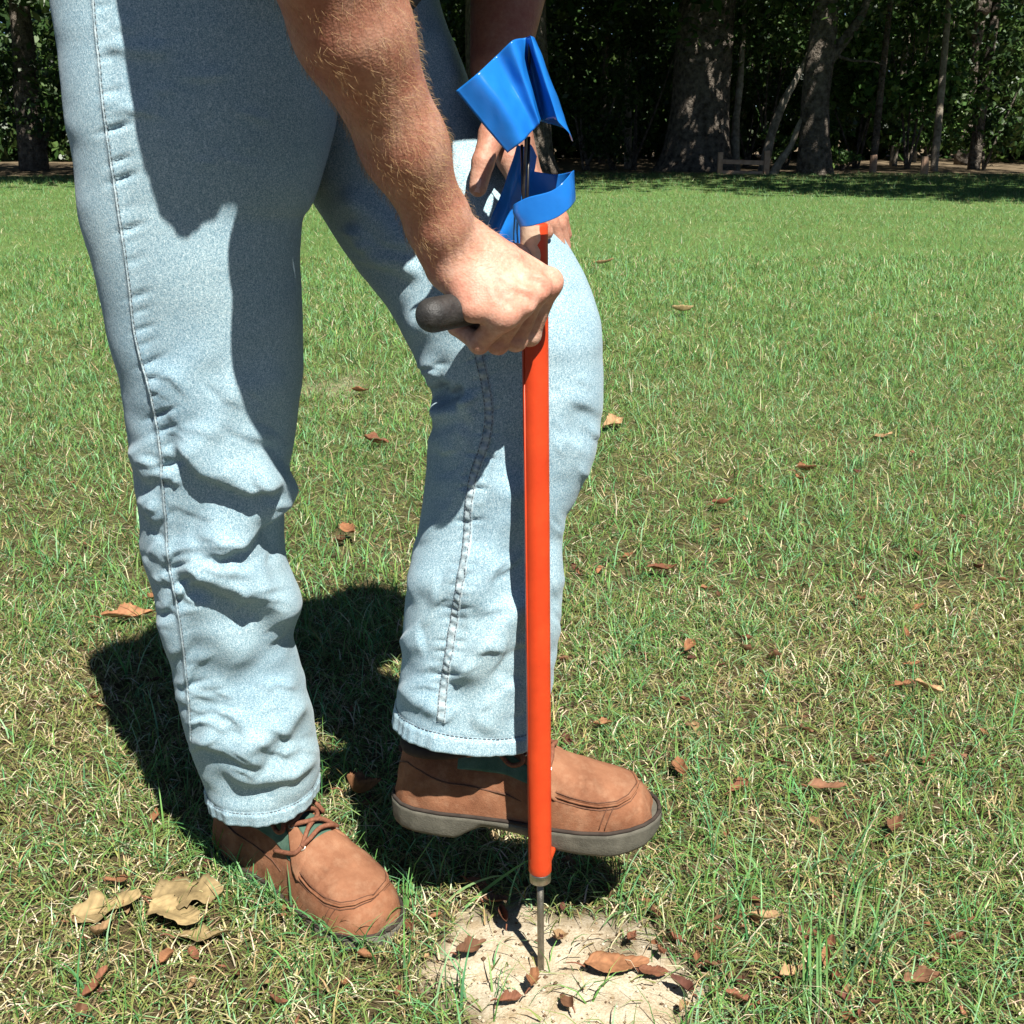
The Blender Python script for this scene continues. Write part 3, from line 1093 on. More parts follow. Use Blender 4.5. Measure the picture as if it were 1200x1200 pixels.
# low rail fence
fp = G(897, 208)
fence = empty('rail_fence', tuple(fp))
tag(fence, 'low weathered wooden rail fence between the two big trunks', 'fence')
sc_ = fp[1] / FPX * 1.03
def fbox(name, x0, x1, z0, z1, th, dy=0.0, rot=0.0):
    mb = MB()
    nseg = 6
    xs = np.linspace(x0, x1, nseg)
    mb.box(((x0 + x1) / 2, dy, (z0 + z1) / 2), ((x1 - x0) / 2, th / 2, (z1 - z0) / 2))
    V = mb.v[-1]
    V[:, 2] += (V[:, 0] - x0) * rot
    return mb.build(name, M['wood'], fence, False, 0.008)
fbox('post', -0.05, 0.06, -0.05, 0.53, 0.11)
fbox('post', -1.00, -0.90, -0.05, 0.50, 0.10)
fbox('rail', -0.90, -0.052, 0.27, 0.36, 0.05, 0.0, -0.03)
fbox('rail', -0.90, -0.052, 0.06, 0.14, 0.05, 0.0, -0.02)
for k, (px, py) in enumerate(((1022, 205), (1082, 208))):
    p = G(px, py)
    st = empty('wooden_post', tuple(p))
    tag(st, ('short dark wooden post standing right of the low bright bush', 'short pale stump post standing near the reddish straight trunk')[k], 'post')
    mb = MB()
    mb.tube([(0, 0, -0.05), (0.01, 0, 0.2), (0, 0, 0.42)], [0.085, 0.08, 0.075], 9)
    mb.build('shaft', M['wood'], st, False)

# ================================================================== the person
# ---- signed distance modelling for flesh
def rcone(P, a, b, ra, rb):
    a = np.asarray(a, float)
    ba = np.asarray(b, float) - a
    pa = P - a
    t = np.clip(pa @ ba / max(1e-12, ba @ ba), 0, 1)
    return np.linalg.norm(pa - t[:, None] * ba, axis=1) - (ra + (rb - ra) * t)


def ellip(P, c, r, ax=None):
    Q = P - np.asarray(c)
    if ax is not None:
        Q = Q @ np.asarray(ax).T
    r = np.asarray(r, float)
    k0 = np.linalg.norm(Q / r, axis=1)
    k1 = np.linalg.norm(Q / (r * r), axis=1)
    return k0 * (k0 - 1.0) / np.maximum(k1, 1e-9)


def smin(a, b, k):
    h = np.clip(0.5 + 0.5 * (b - a) / k, 0, 1)
    return b * (1 - h) + a * h - k * h * (1 - h)


def sdf_mesh(f, lo, hi, vox):
    lo = np.asarray(lo, float)
    B = 12
    nb = np.ceil((np.asarray(hi) - lo) / (vox * B)).astype(int)
    n = nb * B + 1
    D = np.full(n, 1.0, np.float32)
    ii = np.stack(np.meshgrid(*[np.arange(k) for k in nb], indexing='ij'), -1).reshape(-1, 3)
    cen = lo + (ii + 0.5) * B * vox
    dc = f(cen)
    half = B * vox * 0.87
    keep = np.abs(dc) < half * 1.6
    # blocks deep inside
    for i in ii[dc <= -half * 1.6]:
        D[i[0] * B:(i[0] + 1) * B + 1, i[1] * B:(i[1] + 1) * B + 1, i[2] * B:(i[2] + 1) * B + 1] = -1
    loc = np.stack(np.meshgrid(*[np.arange(B + 1)] * 3, indexing='ij'), -1).reshape(-1, 3)
    kb = ii[keep]
    for s in range(0, len(kb), 40):
        ch = kb[s:s + 40]
        idx = ch[:, None, :] * B + loc[None]
        d = f(lo + idx.reshape(-1, 3) * vox)
        D[idx[..., 0].ravel(), idx[..., 1].ravel(), idx[..., 2].ravel()] = d
    ins = D < 0
    c = [slice(0, -1), slice(1, None)]
    cnt = np.zeros(np.array(D.shape) - 1, np.int8)
    for i in (0, 1):
        for j in (0, 1):
            for k in (0, 1):
                cnt += ins[c[i], c[j], c[k]]
    act = (cnt > 0) & (cnt < 8)
    ci = np.argwhere(act)
    vid = np.full(act.shape, -1, np.int64)
    vid[act] = np.arange(len(ci))
    acc = np.zeros((len(ci), 3))
    num = np.zeros(len(ci))
    corners = [(i, j, k) for i in (0, 1) for j in (0, 1) for k in (0, 1)]
    val = {cc: D[ci[:, 0] + cc[0], ci[:, 1] + cc[1], ci[:, 2] + cc[2]] for cc in corners}
    for a in corners:
        for ax in range(3):
            if a[ax] == 0:
                b = list(a)
                b[ax] = 1
                va, vb = val[a], val[tuple(b)]
                cr = (va < 0) != (vb < 0)
                t = np.where(cr, va / np.where(cr, va - vb, 1), 0)
                p = np.tile(np.array(a, float), (len(ci), 1))
                p[:, ax] = t
                acc[cr] += p[cr]
                num[cr] += 1
    V = lo + (ci + acc / num[:, None]) * vox
    F = []
    for ax in range(3):
        u, w = (ax + 1) % 3, (ax + 2) % 3
        s0 = [slice(None)] * 3
        s1 = [slice(None)] * 3
        s0[ax] = slice(0, -1)
        s1[ax] = slice(1, None)
        A, Bm = ins[tuple(s0)], ins[tuple(s1)]
        e = np.argwhere(A != Bm)
        ok = (e[:, u] > 0) & (e[:, w] > 0) & (e[:, u] < D.shape[u] - 1) & (e[:, w] < D.shape[w] - 1)
        e = e[ok]
        flip = A[e[:, 0], e[:, 1], e[:, 2]]
        q = []
        for du, dw in ((-1, -1), (0, -1), (0, 0), (-1, 0)):
            g = e.copy()
            g[:, u] += du
            g[:, w] += dw
            q.append(vid[g[:, 0], g[:, 1], g[:, 2]])
        q = np.stack(q, -1)
        q[~flip] = q[~flip][:, ::-1]
        F.append(q)
    F = np.concatenate(F)
    F = F[(F >= 0).all(1)]
    return V, F


# ---- where things are
TB = TOOL_BASE.copy()
TT = W(626, 262, TB[1])
def tool_at(z):
    return TB + (TT - TB) * (z / TT[2])
J = tool_at(W(627, 346, TB[1])[2])                   # where the handle leaves the tube
HE = W(498, 371, 0.992)                              # free end of the handle
HX = nrm(J - HE)
E2 = nrm(np.array((0, 0, 1.0)) - HX * HX[2])
E1 = np.cross(HX, E2)
if E1[0] < 0:
    E1 = -E1
HAND_T = dict(index=0.026, middle=0.046, ring=0.065, pinky=0.082)


def rp(t, ang, r):
    a = math.radians(ang)
    return J - HX * t + r * (E1 * math.cos(a) + E2 * math.sin(a))


WR = W(529, 296, 1.038)                              # right wrist
ELB = W(374, -55, 0.92)                              # right elbow
SHO = np.array((-0.205, 0.97, 1.30))
FINGERS = {   # name: angles/radii of MCP, PIP, DIP, tip ; radii
    'index': ((24, .040), (-60, .0335), (-128, .030), (-182, .027), (.0118, .0100, .0088, .0074)),
    'middle': ((20, .041), (-62, .0345), (-130, .0305), (-186, .027), (.0122, .0104, .0090, .0076)),
    'ring': ((8, .040), (-68, .0335), (-134, .030), (-186, .027), (.0118, .0098, .0086, .0072)),
    'pinky': ((-8, .036), (-78, .0305), (-138, .028), (-184, .0255), (.0106, .0086, .0076, .0064)),
}
FJ = {}
for k_, (m_, p_, d_, t_, r_) in FINGERS.items():
    FJ[k_] = [rp(HAND_T[k_], *m_), rp(HAND_T[k_] + (0.002 if k_ == 'index' else 0), *p_), rp(HAND_T[k_], *d_), rp(HAND_T[k_], *t_)]
HDIR = nrm(FJ['middle'][0] - WR)                     # wrist to knuckles
DORS = nrm(np.cross(HDIR, HX))
if DORS[2] < 0:
    DORS = -DORS
WAX = nrm(HX * 0.55 + np.array((0, 0, 0.75)))        # across the wrist, little finger to thumb side
WAX = nrm(WAX - HDIR * (WAX @ HDIR))


def vline(pts):
    return [WR + HDIR * a + WAX * b + DORS * c for a, b, c in pts]


VEINS = [vline([(0.012, -0.006, 0.0175), (0.028, -0.002, 0.0165), (0.042, -0.006, 0.0150), (0.056, -0.004, 0.0145)]),
         vline([(0.028, -0.002, 0.0165), (0.040, 0.006, 0.0160), (0.054, 0.008, 0.0155)])]


def arm_sdf(P):
    AX = nrm(WR - ELB)
    # forearm: two muscles blending, tapering to the wrist
    bel = ELB + (WR - ELB) * 0.22
    mid = ELB + (WR - ELB) * 0.60
    pre = ELB + (WR - ELB) * 0.88
    d = rcone(P, ELB, bel, 0.0400, 0.0410)
    d = smin(d, rcone(P, bel, mid, 0.0410, 0.0310), 0.02)
    d = smin(d, rcone(P, mid, pre, 0.0315, 0.0252), 0.02)
    for s in (-1, 1):
        d = smin(d, rcone(P, pre + WAX * 0.006 * s, WR + WAX * 0.011 * s, 0.0232, 0.0195), 0.012)
    # ulna head
    d = smin(d, ellip(P, WR - WAX * 0.012 - HDIR * 0.012 + DORS * 0.008, (0.011, 0.011, 0.011)), 0.010)
    # upper arm, elbow
    d = smin(d, rcone(P, ELB + (0.013, 0, 0.01), SHO, 0.041, 0.054), 0.03)
    # palm: metacarpals
    off = {'index': 0.017, 'middle': 0.007, 'ring': -0.004, 'pinky': -0.014}
    palm = None
    for k in FJ:
        bs = WR + HDIR * 0.014 + WAX * off[k] + DORS * 0.002
        c = rcone(P, bs, FJ[k][0], 0.0150, FINGERS[k][4][0] + 0.0012)
        palm = c if palm is None else smin(palm, c, 0.012)
    # heel of the hand towards the little finger, thumb ball
    hyp0 = WR + HDIR * 0.012 - WAX * 0.013 - DORS * 0.004
    palm = smin(palm, rcone(P, hyp0, FJ['pinky'][0] - HDIR * 0.026 - DORS * 0.004, 0.0155, 0.0125), 0.012)
    th0 = WR + HDIR * 0.016 + WAX * 0.020 - DORS * 0.012
    th1 = rp(0.018, 100, 0.034)
    palm = smin(palm, rcone(P, th0, th1, 0.0165, 0.0135), 0.012)
    th2 = rp(0.030, 165, 0.030)
    th3 = rp(0.042, 215, 0.028)
    th = smin(rcone(P, th1, th2, 0.0125, 0.0105), rcone(P, th2, th3, 0.0105, 0.0085), 0.004)
    palm = smin(palm, th, 0.006)
    d = smin(d, palm, 0.014)
    # fingers
    fg = None
    for k in FJ:
        a, b, c, e = FJ[k]
        r = FINGERS[k][4]
        q = smin(rcone(P, a, b, r[0], r[1]), rcone(P, b, c, r[1], r[2]), 0.003)
        q = smin(q, rcone(P, c, e, r[2], r[3]), 0.003)
        q = smin(q, ellip(P, b + nrm(b - (J - HX * HAND_T[k])) * 0.0015, (r[1] * 1.04,) * 3), 0.003)
        fg = q if fg is None else smin(fg, q, 0.0012)
    d = smin(d, fg, 0.006)
    # knuckles and tendons
    for k in FJ:
        a = FJ[k][0]
        d = smin(d, ellip(P, a + DORS * 0.0055 + HDIR * 0.002, (0.0088, 0.0088, 0.0088)), 0.007)
        bs = WR + HDIR * 0.02 + WAX * off[k] * 0.6 + DORS * 0.0128
        d = smin(d, rcone(P, bs, a + DORS * 0.0105 - HDIR * 0.012, 0.0026, 0.0030), 0.007)
    # hollows between the knuckles
    ks = ['index', 'middle', 'ring', 'pinky']
    for u, v in zip(ks, ks[1:]):
        m = (FJ[u][0] + FJ[v][0]) / 2 + DORS * 0.0165 + HDIR * 0.006
        d = -smin(-d, rcone(P, m - HDIR * 0.004, m + HDIR * 0.010, 0.0022, 0.0034), 0.008)
    # veins over the back of the hand and along the forearm
    for vein in VEINS:
        for a, b in zip(vein, vein[1:]):
            d = smin(d, rcone(P, a, b, 0.0013, 0.0013), 0.0045)
    # creases over the wrist
    for k in range(3):
        c0 = WR + HDIR * (0.002 + 0.006 * k) + DORS * 0.021
        d = -smin(-d, rcone(P, c0 - WAX * 0.016 + HDIR * 0.003, c0 + WAX * 0.014, 0.0008, 0.0008), 0.003)
    return d


# ---- left hand on the left thigh (thumb on the near side)
LT0, LT1, LT2, LT3 = W(590, 130, 1.205), W(577, 158, 1.175), W(566, 190, 1.155), W(560, 220, 1.148)
LW = W(584, 78, 1.25)
LE = W(602, -60, 1.32)
LSH = np.array((0.09, 1.30, 1.36))
LK = [W(597, 186, 1.200), W(606, 193, 1.225), W(615, 202, 1.25), W(622, 211, 1.275)]
LF = [[W(612, 224, 1.19), W(628, 254, 1.185), W(640, 272, 1.19)],
      [W(626, 232, 1.215), W(645, 262, 1.215), W(654, 285, 1.22)],
      [W(636, 232, 1.245), W(654, 262, 1.245), W(661, 290, 1.25)],
      [W(642, 234, 1.27), W(656, 256, 1.27), W(662, 275, 1.275)]]


def left_sdf(P):
    d = smin(rcone(P, LW, LE, 0.028, 0.044), rcone(P, LE, LSH, 0.046, 0.056), 0.02)
    palm = None
    for k in LK:
        c = rcone(P, LW + (k - LW) * 0.25, k, 0.017, 0.0125)
        palm = c if palm is None else smin(palm, c, 0.012)
    palm = smin(palm, rcone(P, LT0, LT1, 0.018, 0.0125), 0.012)
    d = smin(d, palm, 0.015)
    th = smin(rcone(P, LT1, LT2, 0.0122, 0.0104), rcone(P, LT2, LT3, 0.0106, 0.0086), 0.003)
    d = smin(d, th, 0.006)
    fg = None
    for k, jt in zip(LK, LF):
        q = smin(rcone(P, k, jt[0], 0.0118, 0.0100), rcone(P, jt[0], jt[1], 0.0100, 0.0088), 0.003)
        q = smin(q, rcone(P, jt[1], jt[2], 0.0088, 0.0075), 0.003)
        fg = q if fg is None else smin(fg, q, 0.002)
    return smin(d, fg, 0.006)


HIPR, HIPL = np.array((-0.30, 1.21, 0.92)), np.array((-0.20, 1.31, 0.92))
CHEST = np.array((-0.03, 1.13, 1.29))
HEAD = np.array((0.14, 1.01, 1.50))
FACE = nrm((0.80, -0.25, -0.55))


def body_sdf(P):
    wst = (HIPR + HIPL) / 2 + (0.0, 0, 0.14)
    d = rcone(P, HIPR + (-0.02, 0.02, 0.08), HIPL + (-0.04, 0, 0.08), 0.050, 0.050)
    d = smin(d, rcone(P, (HIPR + HIPL) / 2 + (-0.04, 0, 0.08), wst, 0.06, 0.11), 0.03)
    d = smin(d, rcone(P, wst, CHEST, 0.135, 0.145), 0.06)
    d = smin(d, rcone(P, SHO + (0.03, 0.06, 0), LSH + (0, -0.04, 0), 0.07, 0.07), 0.07)
    d = smin(d, rcone(P, SHO, SHO + (ELB - SHO) * 0.4, 0.058, 0.052), 0.04)
    d = smin(d, rcone(P, LSH, LSH + (LE - LSH) * 0.5, 0.056, 0.05), 0.04)
    d = smin(d, rcone(P, CHEST + (0.06, 0, 0.10), HEAD - (0.02, 0, 0.05), 0.062, 0.055), 0.04)
    d = smin(d, ellip(P, HEAD, (0.092, 0.078, 0.115)), 0.03)
    d = smin(d, rcone(P, HEAD + FACE * 0.09, HEAD + FACE * 0.112 + (0, 0, -0.02), 0.008, 0.014), 0.012)
    for s in (-1, 1):
        d = smin(d, ellip(P, HEAD + np.array((-0.01, 0.08 * s, -0.01)), (0.02, 0.01, 0.032)), 0.008)
    # legs inside the jeans
    kn, an = W(243, 540, 1.19), W(300, 925, 1.265)
    d = smin(d, smin(rcone(P, HIPR + (-0.01, 0, 0), kn, 0.050, 0.048), rcone(P, kn, an, 0.052, 0.036), 0.03), 0.03)
    kn, an = W(600, 430, 1.225), W(552, 850, 1.185)
    d = smin(d, smin(rcone(P, HIPL + (-.03, .04, 0.0), kn, 0.018, 0.046), rcone(P, kn, an, 0.050, 0.036), 0.03), 0.008)
    return d


def bbox_pts(pts, m):
    pts = np.array(pts)
    return pts.min(0) - m, pts.max(0) + m


lo_, hi_ = bbox_pts([WR, ELB] + [p for k in FJ for p in FJ[k]] + [J], 0.055)
hi_[2] = min(hi_[2], ELB[2] + 0.09)
Va, Fa = sdf_mesh(arm_sdf, lo_, hi_, 0.0017)
lo_, hi_ = bbox_pts([LW, LE] + [p for j in LF for p in j] + [LT3], 0.05)
Vl, Fl = sdf_mesh(left_sdf, lo_, hi_, 0.0024)
Vb, Fb = sdf_mesh(body_sdf, (-0.62, 0.70, 0.02), (0.36, 1.60, 1.75), 0.009)
V_ = np.concatenate([Va, Vl, Vb])
F_ = np.concatenate([Fa, Fl + len(Va), Fb + len(Va) + len(Vl)])
# skin colouring: tanned forearm, redder knuckles, paler heel of the hand
ccol = np.ones((len(V_), 3))
tA = np.clip(((V_ - ELB) @ nrm(WR - ELB)) / np.linalg.norm(WR - ELB), 0, 1)
tan = (1 - sstep(0.75, 1.08, ((V_ - ELB) @ nrm(WR - ELB)) / np.linalg.norm(WR - ELB)))[:, None]
ccol *= 1 - tan * np.array((0.29, 0.38, 0.43))
for k_ in FJ:
    dk = np.linalg.norm(V_ - (FJ[k_][0] + HDIR * 0.006), axis=1)
    ccol *= 1 - np.exp(-(dk / 0.012)**2)[:, None] * np.array((0.0, 0.17, 0.17))
ccol[:len(Va)] *= np.array((1.24, 1.31, 1.35))
person = obj_from('person', V_, F_, M['skin'], None, True, ccol)
tag(person, 'person in pale blue jeans and brown shoes leaning on a red tool', 'person')

# hairs on the forearm
me_ = person.data
Na = len(Va)
nrmls = np.zeros((len(V_), 3), np.float32)
me_.vertices.foreach_get('normal', nrmls.ravel())
tpar = ((Va - ELB) @ (WR - ELB)) / ((WR - ELB) @ (WR - ELB))
cand = np.where((tpar > -0.1) & (tpar < 1.04))[0]
pr = np.exp(-((tpar[cand] - 0.55) / 0.5)**2)
pr /= pr.sum()
hs = RNG.choice(cand, 3600, p=pr)
hn = nrmls[hs]
axd = nrm(WR - ELB)
side = np.cross(hn, axd)
hd = hn * RNG.uniform(0.12, 0.5, (len(hs), 1)) + axd * RNG.uniform(0.2, 0.9, (len(hs), 1)) + side * RNG.normal(0.35, 0.5, (len(hs), 1))
hd /= np.linalg.norm(hd, axis=1, keepdims=True)
hl = RNG.uniform(0.004, 0.011, (len(hs), 1))
p0 = Va[hs]
p1 = p0 + hd * hl * 0.55 + hn * 0.001
p2 = p1 + (hd * 0.8 + axd * 0.35 - hn * 0.30) * hl * 0.5
sw = np.cross(hd, np.tile(FWD, (len(hs), 1)))
sw /= np.maximum(np.linalg.norm(sw, axis=1, keepdims=True), 1e-6)
hw = 0.00008
HV = np.stack([p0 - sw * hw, p0 + sw * hw, p1 - sw * hw * .8, p1 + sw * hw * .8, p2], 1).reshape(-1, 3)
HF = (np.arange(len(hs))[:, None, None] * 5 + np.array([(0, 1, 3), (0, 3, 2), (2, 3, 4)])[None]).reshape(-1, 3)
hc = np.array([(0.42, 0.26, 0.11), (0.30, 0.17, 0.07), (0.55, 0.38, 0.19)])[RNG.integers(0, 3, len(hs))]
hobj = obj_from('arm_hair', HV, HF, M['hair'], person, True, np.repeat(hc, 5, axis=0))
hobj['kind'] = 'stuff'

# thumb nail of the left hand
nd = nrm(LT3 - LT2)
out = nrm(CAMP - LT3)
out = nrm(out - nd * (out @ nd))
sd = np.cross(nd, out)
mb = MB()
nu, nv = 7, 7
VV = []
for i in range(nu):
    for j in range(nv):
        a, bq = i / (nu - 1), (j / (nv - 1) - 0.5) * 2
        VV.append(LT3 + nd * (-0.006 + 0.012 * a) + sd * (0.0052 * bq * (1 - 0.25 * a**4)) + out * (0.0092 - 0.0035 * bq * bq - 0.002 * a * a))
mb.add(VV, grid_faces(nu, nv))
mb.build('fingernail', simple_mat('nail', (0.62, 0.40, 0.32), (0.70, 0.48, 0.38), 60, 0.3, 0, None, 0.5), person)

# short hair on the head (out of the picture, it casts the shadow)
Vh, Fh = sdf_mesh(lambda P: np.maximum(ellip(P, HEAD + (-0.006, 0, 0.008), (0.100, 0.086, 0.122)), ((P - HEAD) @ FACE) - 0.045 - 0.5 * (P[:, 2] - HEAD[2])),
                  HEAD - 0.16, HEAD + 0.16, 0.008)
obj_from('hair', Vh, Fh, simple_mat('brown_hair', (0.035, 0.022, 0.014), (0.07, 0.045, 0.028), 90, 0.6, 0.8, 160), person)


# shirt with short sleeves
def shirt_sdf(P):
    wst = (HIPR + HIPL) / 2 + (0.02, 0.01, 0.14)
    d = rcone(P, wst, CHEST, 0.145, 0.165)
    d = smin(d, rcone(P, SHO + (0.03, 0.06, 0), LSH + (0, -0.04, 0), 0.085, 0.085), 0.08)
    sl = ELB + (SHO - ELB) * 0.46 + (-0.008, 0, 0)
    s1 = np.maximum(rcone(P, SHO, sl + (sl - SHO) * 0.3, 0.075, 0.084), (P - sl) @ nrm(sl - SHO) + 0.010 * np.sin(P[:, 0] * 70))
    d = smin(d, s1, 0.02)
    d = smin(d, ellip(P, (-0.085, 1.05, 1.073), (0.09, 0.09, 0.088)), 0.05)  # unseen loose shirt front, bulged out to shade the far thigh
    sl2 = LSH + (LE - LSH) * 0.6
    s2 = np.maximum(rcone(P, LSH, sl2, 0.07, 0.078), (P - sl2) @ nrm(LE - LSH))
    d = smin(d, s2, 0.02)
    return d


Vs, Fs = sdf_mesh(shirt_sdf, (-0.60, 0.66, 0.86), (0.30, 1.60, 1.55), 0.009)
obj_from('shirt', Vs, Fs, M['shirt'], person)


# ---- jeans
def seg_dist(px, py, path):
    """signed distance (positive right of travel) and position 0..1 along a pixel polyline"""
    path = np.asarray(path, float)
    best = np.full(px.shape, 1e9)
    sg = np.zeros(px.shape)
    pos = np.zeros(px.shape)
    Ls = np.linalg.norm(np.diff(path, axis=0), axis=1)
    cum = np.concatenate([[0], np.cumsum(Ls)])
    for i in range(len(path) - 1):
        a, b = path[i], path[i + 1]
        ba = b - a
        L2 = ba @ ba
        t = ((px - a[0]) * ba[0] + (py - a[1]) * ba[1]) / L2
        tc = np.clip(t, 0, 1)
        dx, dy = px - a[0] - tc * ba[0], py - a[1] - tc * ba[1]
        d = np.hypot(dx, dy)
        cr = (ba[0] * dy - ba[1] * dx)
        k = d < best
        best = np.where(k, d, best)
        sg = np.where(k, np.sign(cr), sg)
        pos = np.where(k, (cum[i] + tc * Ls[i]) / cum[-1], pos)
    return best * np.where(sg == 0, 1, sg), pos


def leg_loft(ctr, nv, nu, expo=2.25):
    """ctr rows: (px, py, d, halfwidth_px, depth ratio). Returns grid (nv,nu,3)"""
    P = np.array([W(c[0], c[1], c[2]) for c in ctr])
    dep = (P - CAMP) @ FWD
    a = np.array([c[3] for c in ctr]) * dep / FPX
    b = a * np.array([c[4] for c in ctr])
    L = np.concatenate([[0], np.cumsum(np.linalg.norm(np.diff(P, axis=0), axis=1))])
    s = np.linspace(0, L[-1], nv)
    C = cspline(L, P, s)
    A = cspline(L, a, s)
    Bq = cspline(L, b, s)
    T = np.gradient(C, axis=0)
    T /= np.linalg.norm(T, axis=1, keepdims=True)
    for _ in range(12):
        T[1:-1] = (T[:-2] + T[1:-1] * 2 + T[2:]) / 4
    T /= np.linalg.norm(T, axis=1, keepdims=True)
    u = np.linspace(0, 2 * math.pi, nu, endpoint=False)
    cu, su = np.cos(u), np.sin(u)
    e = 2 / expo
    cu = np.sign(cu) * np.abs(cu)**e
    su = np.sign(su) * np.abs(su)**e
    V = np.zeros((nv, nu, 3))
    for k in range(nv):
        ed = np.array((0, 1.0, 0)) - T[k] * T[k][1]
        ed /= np.linalg.norm(ed)
        ea = np.cross(ed, T[k])
        if ea[0] < 0:
            ea = -ea
        V[k] = C[k] + A[k] * cu[:, None] * ea - Bq[k] * su[:, None] * ed
    return V, s, L


def grid_normals(V):
    du = np.roll(V, -1, 1) - np.roll(V, 1, 1)
    dv = np.gradient(V, axis=0)
    N = np.cross(du, dv)
    N /= np.maximum(np.linalg.norm(N, axis=2, keepdims=True), 1e-12)
    c = V.mean(1, keepdims=True)
    if ((V - c) * N).sum() < 0:
        N = -N
    return N


def fold(V, N, path, amp, s_up, s_dn, taper=0.22, front=True):
    """push a ridge along a polyline seen in the photo: s_up / s_dn are the widths (px) left and right of travel"""
    sh = V.shape
    px, py = proj(V.reshape(-1, 3))
    d, t = seg_dist(px, py, path)
    s = np.where(d < 0, s_up, s_dn)
    w = np.exp(-(d / s)**2)
    if taper:
        w *= sstep(-0.001, taper, t) * sstep(1.001, 1 - taper, t)
    if front:
        tc = CAMP - V.reshape(-1, 3)
        tc /= np.linalg.norm(tc, axis=1, keepdims=True)
        f = (N.reshape(-1, 3) * tc).sum(1)
        w *= sstep(-0.25, 0.15, f)
    return V + (amp * w)[:, None].reshape(sh[0], sh[1], 1) * N


def puckers(V, N, path, offpx, amp, period, width):
    sh = V.shape
    px, py = proj(V.reshape(-1, 3))
    d, t = seg_dist(px, py, path)
    L = np.linalg.norm(np.diff(np.asarray(path, float), axis=0), axis=1).sum()
    ph = t * L / period
    fl = np.floor(ph)
    rnd = np.modf(np.abs(np.sin(fl * 12.9898) * 43758.5))[0]
    w = np.exp(-((d - offpx) / (width * (0.6 + rnd)))**2) * np.exp(-((ph - fl - 0.3 - 0.4 * rnd - d * 0.01) / 0.16)**2) * (rnd**2 * 1.4)
    tc = CAMP - V.reshape(-1, 3)
    tc /= np.linalg.norm(tc, axis=1, keepdims=True)
    w *= (N.reshape(-1, 3) * tc).sum(1) > 0.05
    return V + (amp * w).reshape(sh[0], sh[1], 1) * N


def rumple(V, N, a1, a2, seed, fade=None):
    P = V.reshape(-1, 3)
    n = noise3(P * (1, 1, 1.9), 11, seed) * a1 + noise3(P * (1, 1, 2.2), 27, seed + 1) * a2
    if fade is not None:
        n = n * fade
    return V + n.reshape(V.shape[0], V.shape[1], 1) * N


def near_rows():
    rows = []
    for y, xl, xr in ((-190, 30, 395), (-120, 40, 405), (-60, 52, 408), (0, 66, 404), (60, 74, 400), (120, 80, 393), (180, 87, 378), (240, 97, 356), (300, 113, 350), (350, 125, 352),
                      (400, 134, 354), (450, 146, 352), (500, 152, 347), (545, 158, 337), (585, 166, 331), (640, 171, 333), (700, 186, 336),
                      (760, 200, 345), (800, 208, 355), (845, 221, 365), (890, 236, 371), (926, 244, 373)):
        d = np.interp(y, (-190, 0, 300, 560, 940), (1.19, 1.185, 1.18, 1.205, 1.262))
        r = np.interp(y, (-190, 0, 250, 500, 940), (0.72, 0.72, 0.86, 0.92, 1.0))
        rows.append(((xl + xr) / 2, y, d, (xr - xl) / 2, r))
    return rows


near_folds = [
    # path, amplitude, width left of travel, width right of travel
    ([(205, 505), (240, 545), (285, 560), (325, 552)], 0.018, 36, 9),
    ([(345, 545), (318, 590), (280, 625), (235, 640)], 0.017, 10, 36),
    ([(200, 655), (245, 665), (300, 690), (345, 745)], 0.022, 36, 15),
    ([(222, 690), (255, 745), (300, 785)], 0.008, 22, 26),
    ([(360, 812), (330, 850), (275, 872)], 0.010, 12, 26),
    ([(228, 862), (265, 872), (315, 893)], 0.010, 26, 9),
    ([(372, 878), (345, 902), (300, 915), (255, 900)], 0.009, 9, 22),
    ([(246, 905), (280, 935), (330, 925)], -0.004, 12, 12),
    ([(182, 420), (215, 470), (270, 500), (330, 505)], 0.007, 40, 30),
    ([(340, 440), (300, 460), (250, 455)], 0.005, 30, 26),
    ([(152, 520), (172, 555), (190, 560)], 0.006, 22, 8),
    ([(166, 580), (180, 600), (192, 612)], 0.005, 14, 7),
    ([(175, 640), (190, 650), (200, 660)], 0.004, 14, 8),
    ([(190, 720), (206, 760), (215, 770)], 0.006, 18, 10),
    ([(118, 50), (160, 60), (205, 62)], 0.003, 14, 8),
    ([(112, 120), (150, 128), (190, 120)], 0.002, 14, 9),
    ([(300, 600), (325, 650), (330, 720)], -0.006, 12, 12),
]
OUTSEAM = [(108, -60), (110, 0), (117, 80), (126, 160), (138, 240), (150, 320), (160, 400), (176, 460), (187, 520), (190, 560), (195, 620), (198, 660), (206, 700), (216, 770), (221, 820), (224, 870)]

def crinkles(V, N, zones, seed):
    # many small sharp creases of worn cloth: zones are (x0, y0, x1, y1, count, angle, amplitude, length)
    rg = random.Random(seed)
    for x0, y0, x1, y1, cnt, ang, am, ln in zones:
        for _ in range(cnt):
            x, y = rg.uniform(x0, x1), rg.uniform(y0, y1)
            a = math.radians(ang + rg.gauss(0, 16))
            l = ln * rg.uniform(0.5, 1.3) / 2
            bow = rg.gauss(0, 5)
            p0 = (x - math.cos(a) * l, y - math.sin(a) * l)
            p2 = (x + math.cos(a) * l, y + math.sin(a) * l)
            p1 = (x + math.sin(a) * bow, y - math.cos(a) * bow)
            k = am * rg.uniform(0.4, 1.2)
            if rg.random() < 0.75:
                V = fold(V, N, [p0, p1, p2], k, rg.uniform(7, 13), rg.uniform(2.2, 4), 0.45)
            else:
                V = fold(V, N, [p0, p1, p2], -k * 0.6, rg.uniform(2.5, 5), rg.uniform(2.5, 5), 0.45)
        N = grid_normals(V)
    return V


